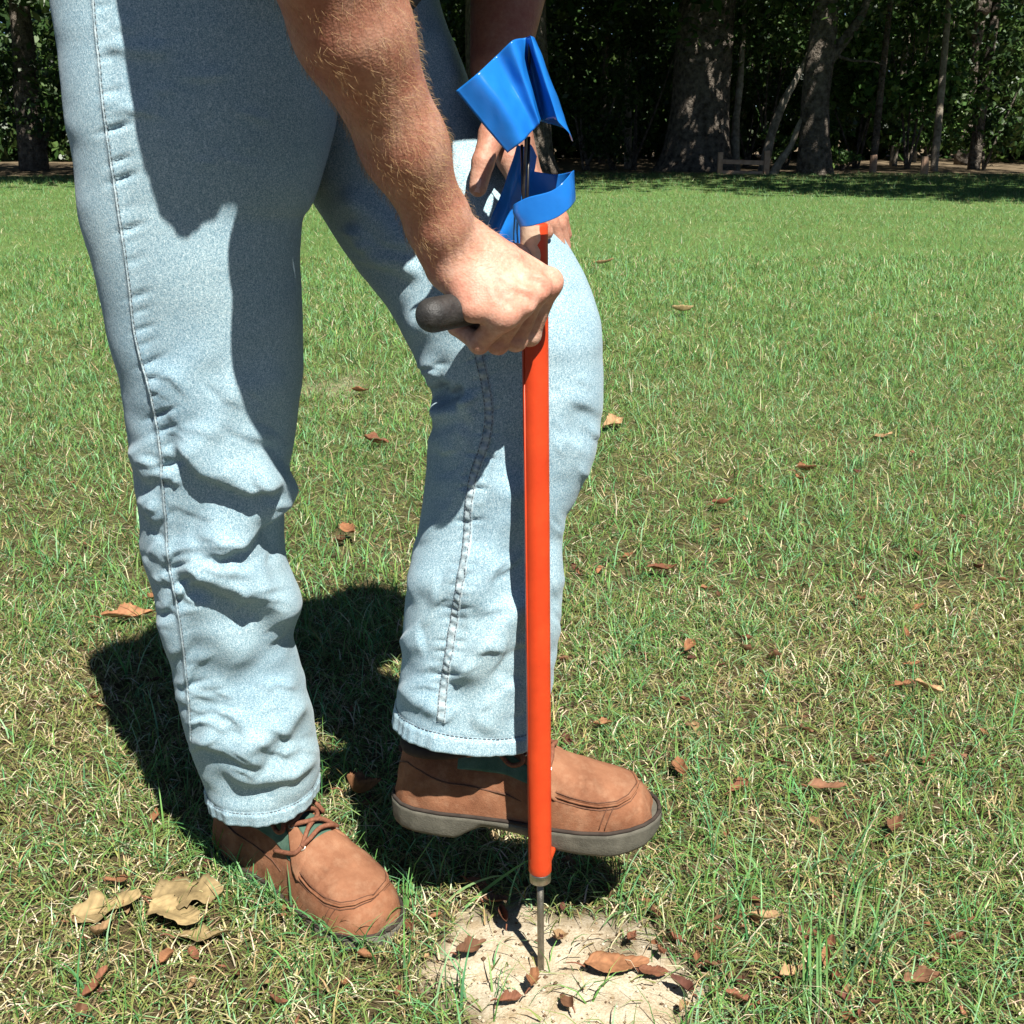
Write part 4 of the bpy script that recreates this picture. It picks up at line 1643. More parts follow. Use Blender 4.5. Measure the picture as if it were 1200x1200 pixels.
rowsN = near_rows()
VN, sN, LN = leg_loft(rowsN, 400, 250)
NN = grid_normals(VN)
for pth, am, su_, sd_ in near_folds:
    VN = fold(VN, NN, pth, am, su_, sd_)
NN = grid_normals(VN)
zfade = (0.35 + 0.65 * sstep(0.75, 0.5, VN.reshape(-1, 3)[:, 2]))
VN = rumple(VN, NN, 0.0030, 0.0012, 40, zfade)
NN = grid_normals(VN)
VN = crinkles(VN, NN, [(180, 490, 335, 720, 26, 22, 0.0034, 60), (180, 560, 335, 800, 14, -38, 0.0032, 56), (215, 800, 365, 915, 22, 12, 0.0034, 56), (225, 800, 365, 915, 8, -35, 0.003, 46),
                       (150, 420, 330, 520, 10, 30, 0.0022, 70), (110, 20, 330, 200, 10, 5, 0.0016, 70), (158, 520, 200, 720, 10, 35, 0.003, 30)], 5)
NN = grid_normals(VN)
VN = puckers(VN, NN, OUTSEAM, -9, -0.0030, 20, 10)
VN = fold(VN, NN, OUTSEAM, 0.0022, 9, 2.0, 0)


def hem_rows(V, band=0.017, thick=0.0022):
    """thicken the last rows as a turned-up hem and add an inside"""
    n = V.shape[0]
    dl = np.linalg.norm(np.diff(V, axis=0), axis=2).mean(1)
    dist = np.concatenate([np.cumsum(dl[::-1])[::-1], [0]])
    N = grid_normals(V)
    u = np.linspace(0, 2 * math.pi, V.shape[1], endpoint=False)
    puck = 0.0006 * np.sin(u * 33 + 2 * np.sin(u * 5)) + 0.0010 * np.sin(u * 13 + 1.3)
    m = (sstep(band + 0.0022, band - 0.0006, dist))[:, None]
    groove = np.exp(-((dist - band - 0.001) / 0.0016)**2)[:, None]
    V = V + N * ((thick + puck[None, :]) * m - 0.0016 * groove)[..., None]
    inner = []
    Nl = N[-1]
    e = V[-1]
    up = nrm(V[-20].mean(0) - V[-1].mean(0))
    inner.append(e - Nl * 0.0015 + (-up) * 0.0012)
    inner.append(e - Nl * 0.0042)
    inner.append(e - Nl * 0.006 + up * 0.02)
    inner.append(e - Nl * 0.008 + up * 0.06)
    return np.concatenate([V, np.array(inner)], 0)


VNh = hem_rows(VN)

far_ctr = [(372, -40, 1.335, 125, 0.72), (402, 50, 1.33, 122, 0.76), (432, 120, 1.315, 116, 0.80), (470, 190, 1.295, 111, 0.82), (516, 262, 1.27, 108, 0.84),
           (562, 330, 1.245, 108, 0.86), (592, 385, 1.228, 110, 0.88), (603, 440, 1.218, 105, 0.90), (604, 490, 1.212, 100, 0.92), (592, 545, 1.206, 92, 0.94),
           (574, 610, 1.20, 82, 0.96), (569, 670, 1.195, 88, 0.94), (564, 730, 1.19, 91, 0.92), (558, 790, 1.187, 88, 0.92), (553, 838, 1.184, 88, 0.92), (552, 850, 1.183, 89, 0.92)]
INSEAM = [(558, 398), (563, 425), (570, 455), (573, 490), (568, 520), (556, 555), (550, 590), (548, 630), (540, 680), (532, 730), (524, 780), (518, 825), (517, 846)]
far_folds = [
    ([(498, 452), (520, 468), (545, 470)], -0.016, 14, 9),
    ([(500, 485), (528, 478), (560, 470)], 0.009, 10, 18),
    ([(495, 520), (520, 515), (550, 500)], 0.005, 10, 14),
    ([(610, 540), (590, 600), (560, 670), (545, 730)], 0.012, 26, 26),
    ([(640, 690), (600, 715), (560, 760), (530, 810)], 0.015, 24, 12),
    ([(660, 600), (650, 650), (655, 700)], 0.006, 12, 12),
    ([(655, 725), (640, 735), (615, 735)], 0.005, 20, 12),
    ([(475, 690), (495, 685), (520, 690)], 0.004, 20, 14),
    ([(472, 742), (485, 755), (500, 752)], 0.005, 20, 12),
    ([(470, 800), (490, 820), (520, 835)], 0.006, 16, 10),
    ([(690, 475), (680, 500), (668, 520)], -0.005, 18, 18),
    ([(395, 222), (450, 262), (500, 300)], 0.010, 16, 16),
    ([(405, 262), (450, 300), (500, 325)], 0.010, 14, 10),
    ([(430, 180), (480, 215), (530, 240)], 0.006, 16, 16),
    ([(470, 380), (520, 375), (560, 372)], 0.006, 18, 18),
    ([(600, 790), (580, 830), (560, 860)], 0.006, 16, 16),
    ([(500, 20), (520, 60), (535, 110)], 0.004, 14, 14),
]
VF, sF, LF_ = leg_loft(far_ctr, 400, 250)
NF = grid_normals(VF)
for pth, am, su_, sd_ in far_folds:
    VF = fold(VF, NF, pth, am, su_, sd_)
NF = grid_normals(VF)
VF = rumple(VF, NF, 0.0030, 0.0012, 60)
NF = grid_normals(VF)
VF = crinkles(VF, NF, [(495, 430, 570, 540, 14, -12, 0.0034, 44), (490, 540, 610, 720, 14, -58, 0.0030, 60), (475, 700, 620, 840, 18, -30, 0.0030, 50),
                       (640, 420, 700, 560, 10, 60, 0.0022, 40), (645, 590, 660, 740, 6, 80, 0.002, 40), (390, 220, 520, 330, 8, 35, 0.003, 60)], 8)
NF = grid_normals(VF)
VF = puckers(VF, NF, INSEAM, -8, -0.0022, 13, 6)
VF = puckers(VF, NF, INSEAM, 8, -0.0022, 13, 6)
VFh = hem_rows(VF)
jv = np.concatenate([VNh.reshape(-1, 3), VFh.reshape(-1, 3)])
jf = np.concatenate([grid_faces(VNh.shape[0], 250, True), grid_faces(VFh.shape[0], 250, True, VNh.shape[0] * 250)])
jeans = obj_from('jeans', jv, jf, M['denim'], person)
jeans['label'] = 'washed pale blue denim jeans with puckered seams'


def on_surface(V, N, path, step_px=3.0):
    """surface points and normals under a pixel path, on the camera side"""
    path = np.asarray(path, float)
    L = np.concatenate([[0], np.cumsum(np.linalg.norm(np.diff(path, axis=0), axis=1))])
    n = int(L[-1] / step_px)
    q = cspline(L, path, np.linspace(0, L[-1], n))
    P = V.reshape(-1, 3)
    Nf = N.reshape(-1, 3)
    tc = CAMP - P
    tc /= np.linalg.norm(tc, axis=1, keepdims=True)
    k = np.where((Nf * tc).sum(1) > 0.0)[0]
    px, py = proj(P[k])
    out_p, out_n = [], []
    for x, y in q:
        dd = (px - x)**2 + (py - y)**2
        i = np.argsort(dd)[:6]
        w = 1 / (dd[i] + 0.3)
        w /= w.sum()
        out_p.append((P[k[i]] * w[:, None]).sum(0))
        out_n.append(nrm((Nf[k[i]] * w[:, None]).sum(0)))
    out_p = np.array(out_p)
    out_n = np.array(out_n)
    for _ in range(2):
        out_p[1:-1] = (out_p[:-2] + 2 * out_p[1:-1] + out_p[2:]) / 4
        out_n[1:-1] = (out_n[:-2] + 2 * out_n[1:-1] + out_n[2:]) / 4
    return out_p, out_n


def stitches(P, N, side_off, length, gap, rad, name, mat, parent, lift=0.0006):
    T = np.gradient(P, axis=0)
    T /= np.linalg.norm(T, axis=1, keepdims=True)
    S = np.cross(N, T)
    Q = P + S * side_off + N * lift
    L = np.concatenate([[0], np.cumsum(np.linalg.norm(np.diff(Q, axis=0), axis=1))])
    mb = MB()
    s = 0.0
    while s + length < L[-1]:
        t = np.array((s, s + length / 2, s + length))
        pts = np.stack([np.interp(t, L, Q[:, i]) for i in range(3)], -1)
        mb.tube(pts, [rad * .6, rad, rad * .6], 5)
        s += length + gap
    return mb.build(name, mat, parent)


NN = grid_normals(VN)
NF = grid_normals(VF)
# outer seam of the near leg: a raised cord line beside a groove
Pq, Nq = on_surface(VN, NN, [p for p in OUTSEAM if p[1] < 880])
mb = MB()
mb.tube(Pq + Nq * 0.0004, 0.0011, 7)
mb.build('outer_seam', M['seam'], jeans)
stitches(Pq, Nq, 0.0016, 0.0035, 0.0016, 0.00045, 'seam_stitching', M['thread'], jeans, 0.0005)
# inner seam of the far leg: a flat felled band with puckers and two stitch lines
Pq, Nq = on_surface(VF, NF, INSEAM, 2.0)
T_ = np.gradient(Pq, axis=0)
T_ /= np.linalg.norm(T_, axis=1, keepdims=True)
S_ = np.cross(Nq, T_)
arc = np.concatenate([[0], np.cumsum(np.linalg.norm(np.diff(Pq, axis=0), axis=1))])
prof = [(-0.0052, -0.0010), (-0.0046, 0.0011), (-0.002, 0.0016), (0.002, 0.0016), (0.0046, 0.0011), (0.0052, -0.0010)]
rp_ = 0.0011 * np.sin(arc / 0.0105 * 2 * math.pi + 1.5 * np.sin(arc * 90))
rows_ = [Pq + S_ * a + Nq * (b + (rp_[:, None] if abs(a) < 0.003 else 0)) for a, b in prof]
BV = np.stack(rows_, 1)
obj_from('inner_seam', BV.reshape(-1, 3), grid_faces(BV.shape[0], BV.shape[1]), M['seam'], jeans)
for off in (-0.0036, 0.0036):
    stitches(Pq, Nq, off, 0.003, 0.0012, 0.0005, 'seam_stitching', M['thread'], jeans, 0.0016)


def hem_stitch(V, nm):
    dl = np.linalg.norm(np.diff(V, axis=0), axis=2).mean(1)
    dist = np.concatenate([np.cumsum(dl[::-1])[::-1], [0]])
    k = int(np.argmin(np.abs(dist - 0.0185)))
    N = grid_normals(V)
    P = np.concatenate([V[k], V[k][:1]])
    n = np.concatenate([N[k], N[k][:1]])
    stitches(P, n, 0.0, 0.0034, 0.0014, 0.00055, nm, M['thread'], jeans, 0.0004)


hem_stitch(VN, 'hem_stitching')
hem_stitch(VF, 'hem_stitching')


# ---- shoes
SL = 0.300
def shoe_w(x):
    """half width of the sole outline"""
    s = x / SL
    return np.interp(s, (0, .004, .015, .05, .10, .2, .32, .45, .6, .72, .82, .90, .95, .98, .993, .998, 1.0),
                     (0.0006, .009, .017, .028, .0345, .0375, .0365, .038, .0455, .049, .0475, .0405, .0315, .021, .0125, .006, .0006))
def shoe_c(x):
    return 0.006 * np.sin(np.clip(x / SL, 0, 1) * math.pi) - 0.004 * (x / SL)
def shoe_h(x):
    s = x / SL
    return np.interp(s, (0, .02, .06, .12, .22, .33, .44, .53, .61, .68, .75, .82, .89, .94, .975, 1.0),
                     (.052, .088, .101, .104, .100, .110, .115, .108, .096, .086, .079, .074, .068, .060, .048, .029))


def shoe_surf(x, ang, inset=0.0):
    """upper's surface: ang 0 = outer bottom edge (y<0), pi = inner bottom edge"""
    x = np.asarray(x, float)
    ang = np.asarray(ang, float)
    w = shoe_w(x) * 0.965
    z0 = 0.026
    h = shoe_h(x)
    s = x / SL
    ne = np.interp(s, (0, .3, .5, .7, 1), (2.3, 2.2, 2.3, 2.9, 2.5))
    c, sn = np.cos(ang), np.sin(ang)
    narrow = np.interp(s, (0, .25, .5, .7, 1), (0.93, .86, .84, .97, 1))
    lift = np.abs(sn)**(2 / ne)
    ww = w * (1 - (1 - narrow) * lift)
    y = -ww * np.sign(c) * np.abs(c)**(2 / ne) + shoe_c(x)
    z = z0 + (h - z0) * lift
    # the upper leans back a little over the heel and in over the toe
    xx = x - 0.0 + np.where(s < 0.1, 0.006 * lift * (1 - s / 0.1), 0) - np.where(s > 0.9, 0.007 * lift * ((s - 0.9) / 0.1)**1.5, 0)
    return np.stack([xx, y, z], -1)


def shoe_n(x, ang):
    e = 1e-4
    a = shoe_surf(np.clip(x + e, 0.0005, SL - .0005), ang) - shoe_surf(np.clip(x - e, 0.0005, SL - .0005), ang)
    b = shoe_surf(x, ang + 1e-3) - shoe_surf(x, ang - 1e-3)
    n = np.cross(a, b)
    n /= np.maximum(np.linalg.norm(n, axis=-1, keepdims=True), 1e-12)
    p = shoe_surf(x, ang)
    c = np.stack([x * 0 + p[..., 0], shoe_c(x), x * 0 + 0.045], -1)
    f = np.sign(((p - c) * n).sum(-1, keepdims=True))
    return n * np.where(f == 0, 1, f)


def xs_round(n):
    t = np.linspace(0, math.pi, n)
    return np.clip((1 - np.cos(t)) / 2 * SL, 0.0006, SL - 0.0006)


def make_shoe(mirror, label, lab_tag):
    sgn = -1 if mirror else 1
    root_mb = MB()
    fx = np.array((1, sgn, 1.0))
    # upper
    X = xs_round(120)
    A = np.linspace(-0.02, math.pi + 0.02, 72)
    XXs, AA = np.meshgrid(X, A, indexing='ij')
    S = shoe_surf(XXs, np.clip(AA, 0, math.pi))
    Nn = shoe_n(XXs, np.clip(AA, 0.01, math.pi - 0.01))
    P = S.reshape(-1, 3)
    cr = noise3(P * (1.6, 1, 1), 34, 71) * 0.0014 + noise3(P, 90, 72) * 0.0004
    # crease where the toes bend, groove along the moccasin seam
    s_ = XXs.ravel() / SL
    cr += -0.0016 * np.exp(-((s_ - 0.66 - 0.03 * np.cos(AA.ravel() * 2)) / 0.012)**2) * (np.sin(AA.ravel()) > 0.5)
    S = S + (cr.reshape(XXs.shape))[..., None] * Nn
    up = obj_from('shoe', S.reshape(-1, 3) * fx, grid_faces(120, 72), M['leather'], None, True)
    up['label'] = label

    def patch(name, xa, lo, hi, off, mat, edge=0.0012, n2=18):
        """panel over stations xa between angles lo(x)..hi(x), raised by off"""
        xa = np.asarray(xa, float)
        lo_a = np.asarray(lo, float)
        hi_a = np.asarray(hi, float)
        t = np.linspace(0, 1, n2)
        ang = lo_a[:, None] * (1 - t) + hi_a[:, None] * t
        xx = np.repeat(xa[:, None], n2, 1)
        p = shoe_surf(xx, ang)
        n = shoe_n(xx, ang)
        o = np.full(xx.shape, off)
        o[0, :] = o[-1, :] = -edge
        o[:, 0] = o[:, -1] = -edge
        p = p + n * o[..., None]
        return obj_from(name, p.reshape(-1, 3) * fx, grid_faces(len(xa), n2), mat, up)

    def curve(name, xa, ang, off, rad, mat, seg=6, join=None):
        xa = np.asarray(xa, float)
        ang = np.asarray(ang, float)
        p = (shoe_surf(xa, ang) + shoe_n(xa, ang) * off) * fx
        if join is not None:
            join.tube(p, rad, seg)
            return None
        mb = MB()
        mb.tube(p, rad, seg)
        return mb.build(name, mat, up)

    # moccasin apron: raised plug over the toe with a ridge and two stitch lines
    xe = np.linspace(0.178, 0.2745, 40)
    t = (xe - 0.178) / (0.2745 - 0.178)
    half = np.radians(np.interp(t, (0, .3, .6, .8, .92, 1), (57, 56, 54, 46, 32, 3)))
    patch('apron', xe, math.pi / 2 - half, math.pi / 2 + half, 0.0022, M['leather2'], 0.001, 26)
    xr = np.concatenate([xe, xe[::-1][1:]])
    ar = np.concatenate([math.pi / 2 - half, (math.pi / 2 + half)[::-1][1:]])
    curve('apron_seam', xr, ar, 0.0016, 0.0013, M['leather'])
    mbs = MB()
    half2 = half + np.radians(5)
    xr2 = np.concatenate([xe * 1.006, xe[::-1][1:] * 1.006])
    curve('', xr2, np.concatenate([math.pi / 2 - half2, (math.pi / 2 + half2)[::-1][1:]]), 0.0003, 0.0007, None, 5, mbs)
    half3 = np.maximum(half - np.radians(5), 0.02)
    curve('', np.concatenate([xe * 0.993, xe[::-1][1:] * 0.993]), np.concatenate([math.pi / 2 - half3, (math.pi / 2 + half3)[::-1][1:]]), 0.0024, 0.0006, None, 5, mbs)
    # twin seam running down the toe's side, line round the heel
    for sd_ in (1, -1):
        for k in range(2 if (sd_ == -1) == mirror else 0):
            tt = np.linspace(0, 1, 10)
            xa = 0.247 + 0.006 * k - 0.010 * tt
            aa = np.radians(46 - 40 * tt)
            curve('', xa, aa if sd_ == 1 else math.pi - aa, 0.0003, 0.0006, None, 5, mbs)
        tt = np.linspace(0, 1, 26)
        xa = 0.002 + 0.150 * tt
        aa = np.radians(np.interp(tt, (0, .3, .7, 1), (52, 34, 25, 19)))
        curve('', xa, aa if sd_ == 1 else math.pi - aa, 0.0002, 0.0010, None, 5, mbs)
        xa = 0.080 + 0.072 * tt
        aa = np.radians(np.interp(tt, (0, .5, 1), (46, 41, 36)))
        curve('', xa, aa if sd_ == 1 else math.pi - aa, 0.0003, 0.0006, None, 5, mbs)
    mbs.build('stitching', M['stitch'], up)
    # green side panels, quarters carrying the eyelets
    for sd_ in (1, -1):
        xg = np.linspace(0.075, 0.168, 16)
        tg = (xg - 0.075) / 0.093
        lo = np.radians(np.interp(tg, (0, 1), (44, 33)))
        hi = np.radians(np.interp(tg, (0, .5, 1), (74, 68, 50)))
        if sd_ == -1:
            lo, hi = math.pi - hi, math.pi - lo
        patch('green_panel', xg, lo, hi, 0.0014, M['green'])
        xq = np.linspace(0.118, 0.192, 18)
        tq = (xq - 0.118) / 0.074
        lo = np.radians(np.interp(tq, (0, .4, .8, 1), (68, 62, 30, 26)))
        hi = np.radians(np.interp(tq, (0, .6, .9, 1), (78, 72, 66, 50)))
        if sd_ == -1:
            lo, hi = math.pi - hi, math.pi - lo
        patch('quarter', xq, lo, hi, 0.0036, M['leather2'], 0.001)
    # green tongue and its leather top
    xt = np.linspace(0.108, 0.186, 14)
    patch('tongue', xt, np.radians(np.full(14, 71.0)), np.radians(np.full(14, 109.0)), 0.0020, M['green'], 0.001)
    # small tag
    mb = MB()
    p = shoe_surf(np.array([0.092]), np.array([math.radians(47.0)]))[0]
    n = shoe_n(np.array([0.092]), np.array([math.radians(47.0)]))[0]
    tx = nrm(shoe_surf(np.array([0.1]), np.array([math.radians(46)]))[0] - p)
    mb.box(p + n * 0.0016, (0.011, 0.0028, 0.0006), [tx, np.cross(n, tx), n])
    mb.v[-1] *= fx
    mb.build('cloth_tag', M['lining'], up, False)
    # laces and eyelets
    mbl = MB()
    ey = [(0.122, 70), (0.152, 68), (0.178, 62)]
    def lp(x, a, o=0.006):
        return shoe_surf(np.array([x]), np.array([math.radians(a)]))[0] + shoe_n(np.array([x]), np.array([math.radians(a)]))[0] * o
    runs = []
    for i, (x, a) in enumerate(ey):
        runs.append([lp(x, a), lp(x + .001, (a + 90) / 2, .0085), lp(x - .002, 90, .009), lp(x, (270 - a) / 2, .0085), lp(x, 180 - a)])
    for i in range(2):
        (x0, a0), (x1, a1) = ey[i], ey[i + 1]
        runs.append([lp(x1, a1), lp((x0 + x1) / 2 + .003, 82, .007), lp((x0 + x1) / 2 - .003, 98, .0072), lp(x0, 180 - a0)])
        runs.append([lp(x1, 180 - a1), lp((x0 + x1) / 2 + .003, 98, .0092), lp((x0 + x1) / 2 - .003, 82, .0092), lp(x0, a0)])
    runs.append([lp(0.178, 62), lp(0.174, 50, .005), lp(0.160, 40, .004), lp(0.140, 33, .004)])
    runs.append([lp(0.122, 90, .010), lp(0.134, 76, .012), lp(0.148, 58, .010), lp(0.136, 52, .008), lp(0.120, 66, .010), lp(0.119, 88, .011)])
    runs.append([lp(0.122, 92, .010), lp(0.138, 108, .012), lp(0.152, 122, .010), lp(0.138, 130, .008), lp(0.120, 112, .010)])
    for r in runs:
        mbl.tube(np.array(bezier_pts(np.array(r) * fx, 22)), 0.0027, 7)
    mbl.build('lace', M['lace'], up)
    for x, a in ey:
        for aa in (a, 180 - a):
            c = lp(x, aa, 0.0046)
            n = shoe_n(np.array([x]), np.array([math.radians(aa)]))[0]
            e1 = nrm(np.cross(n, (1, 0, 0)))
            e2 = np.cross(n, e1)
            ring = [c + 0.0034 * (math.cos(q) * e1 + math.sin(q) * e2) for q in np.linspace(0, 2 * math.pi, 17)]
            mb = MB()
            mb.tube(np.array(ring) * fx, 0.0010, 6, False)
            mb.build('eyelet', M['brass'], up)
    # padded collar round the ankle
    mb = MB()
    ct = []
    for q in np.linspace(0, 2 * math.pi, 40):
        ct.append((0.062 + 0.046 * math.cos(q), 0.029 * math.sin(q) + 0.001, 0.103 + 0.006 * math.cos(q)))
    mb.tube(np.array(ct) * fx, 0.0075, 9, False)
    mb.build('collar', M['lining'], up)
    # sole: dark strip standing in for shade, tread with arch gap and heel block
    Xs = xs_round(90)
    zt = np.full(90, 0.031) + 0.004 * sstep(0.8, 1.0, Xs / SL)
    s = Xs / SL
    zb = np.interp(s, (0, .02, .26, .31, .36, .52, .64, .85, .95, 1.0), (.004, 0, 0, .010, .019, .016, .004, .000, .006, .014))
    prof = [(0.86, 'b', 0.0), (0.97, 'b', 0.0015), (1.02, 'b', 0.006), (1.03, 'm', 0), (1.045, 't', -0.005), (1.045, 't', -0.001), (0.98, 't', 0.0)]
    rows = []
    for sgn2 in (-1, 1):
        seq = prof if sgn2 == 1 else prof[::-1]
        for k, (fw, zz, dz) in enumerate(seq):
            z = zb + dz if zz == 'b' else (zt + dz if zz == 't' else (zb + zt) / 2 + dz)
            w = np.maximum(shoe_w(Xs) * fw, 0.0008)
            ex = (s - 0.5) * 2 * 0.003 * (fw - 0.95) * 10
            rows.append(np.stack([Xs + np.sign(ex) * np.minimum(np.abs(ex), 0.004), sgn2 * w + shoe_c(Xs), z], -1))
    SV = np.stack(rows, 1)
    for e_ in (0, -1):
        SV[e_, :, 1] = shoe_c(Xs[e_])
        SV[e_, :, 2] = SV[e_, :, 2] * 0.35 + 0.65 * (zt[e_] - 0.007)
        SV[e_, :, 0] = Xs[e_] + (0.0035 if e_ else -0.0035)
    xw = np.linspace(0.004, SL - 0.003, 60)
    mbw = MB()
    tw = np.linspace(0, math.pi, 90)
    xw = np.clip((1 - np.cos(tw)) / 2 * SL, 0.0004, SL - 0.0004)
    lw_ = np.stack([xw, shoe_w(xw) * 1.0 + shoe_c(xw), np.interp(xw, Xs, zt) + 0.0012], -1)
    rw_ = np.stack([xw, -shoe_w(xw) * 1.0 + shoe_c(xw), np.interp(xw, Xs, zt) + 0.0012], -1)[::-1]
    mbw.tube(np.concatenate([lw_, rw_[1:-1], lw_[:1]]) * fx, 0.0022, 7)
    mbw.build('welt_shade', M['lining'], up)  # dark tube painting in the shaded band between upper and sole
    nrw = len(rows)
    sf = [tuple(q) for q in grid_faces(90, nrw, True)] + [tuple(range(nrw)), tuple(range(89 * nrw, 90 * nrw))[::-1]]
    sole = obj_from('sole', SV.reshape(-1, 3) * fx, sf, M['rubber'], up)
    return up


def place(o, heel, toe, roll=0.0):
    """stand the shoe so its heel-end sole point is at heel and toe end at toe"""
    heel, toe = np.asarray(heel, float), np.asarray(toe, float)
    f = nrm(toe - heel)
    s = nrm(np.cross((0, 0, 1), f))
    u = np.cross(f, s)
    if roll:
        s, u = s * math.cos(roll) + u * math.sin(roll), u * math.cos(roll) - s * math.sin(roll)
    Mx = Matrix(((f[0], s[0], u[0], heel[0]), (f[1], s[1], u[1], heel[1]), (f[2], s[2], u[2], heel[2]), (0, 0, 0, 1)))
    o.matrix_world = Mx
    o.parent = person


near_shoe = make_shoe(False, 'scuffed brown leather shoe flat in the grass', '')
near_shoe.data.transform(Matrix.Diagonal((1.02, 1.08, 1.06, 1)))
for ch in near_shoe.children:
    ch.data.transform(Matrix.Diagonal((1.02, 1.08, 1.06, 1)))
place(near_shoe, SHOE_TOE - SHOE_DIR * SL + (0, 0, -0.013), SHOE_TOE + (0, 0, -0.019))
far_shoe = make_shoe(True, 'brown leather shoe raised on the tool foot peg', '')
fh, ft = W(461, 951, 1.205), W(771, 982, 1.158)
fd = nrm(ft - fh)
place(far_shoe, ft - fd * SL, ft, math.radians(3))

# ================================================================== the flag planting tool
TX = nrm(TT - TB)
tool = empty('flag_planting_tool', tuple(TB))
tag(tool, 'orange red metal tube tool with black side grip pushed into the sand', 'hand tool')


def rel(p):
    return np.asarray(p) - TB


z_fer = W(632, 1032, TB[1])[2]
z_tub = W(632, 1021, TB[1])[2]
RT = 0.0123
# tube with an open top and a narrow slot line along its left side
mb = MB()
ns = 40
zs = [z_tub, z_tub + 0.002] + list(np.linspace(z_tub + 0.01, TT[2] - 0.003, 30)) + [TT[2]]
rr = [RT - 0.0012, RT] + [RT] * 30 + [RT - 0.0004]
rows = []
slot = math.radians(205)
angs = np.linspace(0, 2 * math.pi, ns, endpoint=False)
for z, r in zip(zs, rr):
    c = tool_at(z)
    ra = np.full(ns, r)
    rows.append(c + np.stack([ra * np.cos(angs), ra * np.sin(angs), angs * 0], -1))
for z, r in ((TT[2], RT - 0.0022), (TT[2] - 0.05, RT - 0.0022)):
    c = tool_at(z)
    rows.append(c + np.stack([r * np.cos(angs), r * np.sin(angs), angs * 0], -1))
mb.add(rel(np.concatenate(rows)), grid_faces(len(rows), ns, True))
mb.build('tube', M['red'], tool)
# thin edge strip beside the slot
mb = MB()
p0, p1 = tool_at(z_tub + 0.02), tool_at(TT[2] - 0.1)
o_ = np.array((math.cos(math.radians(212)), math.sin(math.radians(212)), 0)) * (RT + 0.0002)
mb.tube(rel(np.array([p0 + o_, (p0 + p1) / 2 + o_, p1 + o_])), 0.0009, 6)
mb.build('slot_edge', M['red'], tool)
# ferrule and rod
mb = MB()
q = [tool_at(z) for z in (z_fer, z_fer + 0.0008, z_tub - 0.0012, z_tub + 0.001)]
mb.tube(rel(q), [0.0104, 0.0114, 0.0114, 0.0108], 28)
mb.build('ferrule', M['steel'], tool)
mb = MB()
q = [tool_at(z) for z in (-0.02, 0.03, 0.07, z_fer + 0.004)]
mb.tube(rel(q), [0.0035, 0.0036, 0.0037, 0.0038], 16)
mb.build('rod', M['rod'], tool)
# foot peg: flat bar welded to the back of the tube, under the raised shoe
mb = MB()
zp = z_tub + 0.006
c = tool_at(zp)
fx_ = nrm(np.array((0.25, 0.96, 0)))
fy_ = np.array((-fx_[1], fx_[0], 0))
mb.box(rel(c + fx_ * 0.050), (0.040, 0.009, 0.004), [fx_, fy_, (0, 0, 1)])
mb.build('foot_peg', M['red'], tool, True, 0.002)
# side grip: steel stub and black rubber sleeve with domed end
mb = MB()
mb.tube(rel([J, J - HX * 0.03]), 0.008, 14)
mb.build('handle_stub', M['steel'], tool)
mb = MB()
Lh = np.linalg.norm(J - HE)
prof = [(0.012, .0125), (0.0135, .0142), (0.02, .0146)] + [(t, .0147) for t in np.linspace(0.03, Lh - 0.016, 14)] + \
       [(Lh - 0.010 + 0.0147 * math.sin(a), 0.0148 * math.cos(a)**0.8) for a in np.linspace(0.05, 1.5, 9)]
mb.tube(rel([J - HX * t for t, _ in prof]), [r for _, r in prof], 30)
grip = mb.build('grip', M['grip'], tool)
P = np.array([v.co[:] for v in grip.data.vertices])
# paper label wrapped round the upper tube
mb = MB()
za, zb_ = W(622, 303, TB[1])[2], W(622, 263, TB[1])[2]
rows = []
for i, z in enumerate(np.linspace(za, zb_, 8)):
    c = tool_at(z)
    hi_a = math.radians(292 + (-9 if 0.35 < i / 7 < 0.55 else 0) + 3 * math.sin(i * 1.7))
    an = np.linspace(math.radians(178), hi_a, 20)
    r = RT + 0.0006 + (0.0007 * np.exp(-((np.linspace(0, 1, 20) - 0.8) / 0.1)**2) if i < 3 else 0)
    rows.append(c + np.stack([r * np.cos(an), r * np.sin(an), an * 0], -1))
mb.add(rel(np.concatenate(rows)), grid_faces(8, 20))
mb.build('paper_label', M['paper'], tool)

# ------------------------------------------------------------------ blue marking flags in the tube
def zq(x, y):
    return 520 + x / 4.283, 20 + y / 4.283


def sheet(name, rows_px, nsub_s, nsub_t, mat, parent, base, wob=0.0012, seed=80):
    """rows_px: list over t of lists over s of (zx, zy, d): a smooth surface through them, with thickness"""
    A = np.array([[W(*zq(x, y), d) for x, y, d in r] for r in rows_px])
    nt, ns_ = A.shape[:2]
    A = cspline(np.arange(nt), A.reshape(nt, -1), np.linspace(0, nt - 1, nsub_t)).reshape(nsub_t, ns_, 3)
    A = np.swapaxes(A, 0, 1)
    A = cspline(np.arange(ns_), A.reshape(ns_, -1), np.linspace(0, ns_ - 1, nsub_s)).reshape(nsub_s, nsub_t, 3)
    N = np.cross(np.gradient(A, axis=0), np.gradient(A, axis=1))
    N /= np.maximum(np.linalg.norm(N, axis=2, keepdims=True), 1e-12)
    A = A + N * (noise3(A.reshape(-1, 3), 45, seed) * wob * 1.3 + noise3(A.reshape(-1, 3) * (1, 1, .5), 150, seed + 2) * wob * 0.35).reshape(nsub_s, nsub_t, 1)
    o = obj_from(name, A.reshape(-1, 3) - base, grid_faces(nsub_s, nsub_t), mat, parent)
    m = o.modifiers.new('thickness', 'SOLIDIFY')
    m.thickness = 0.0002
    return o


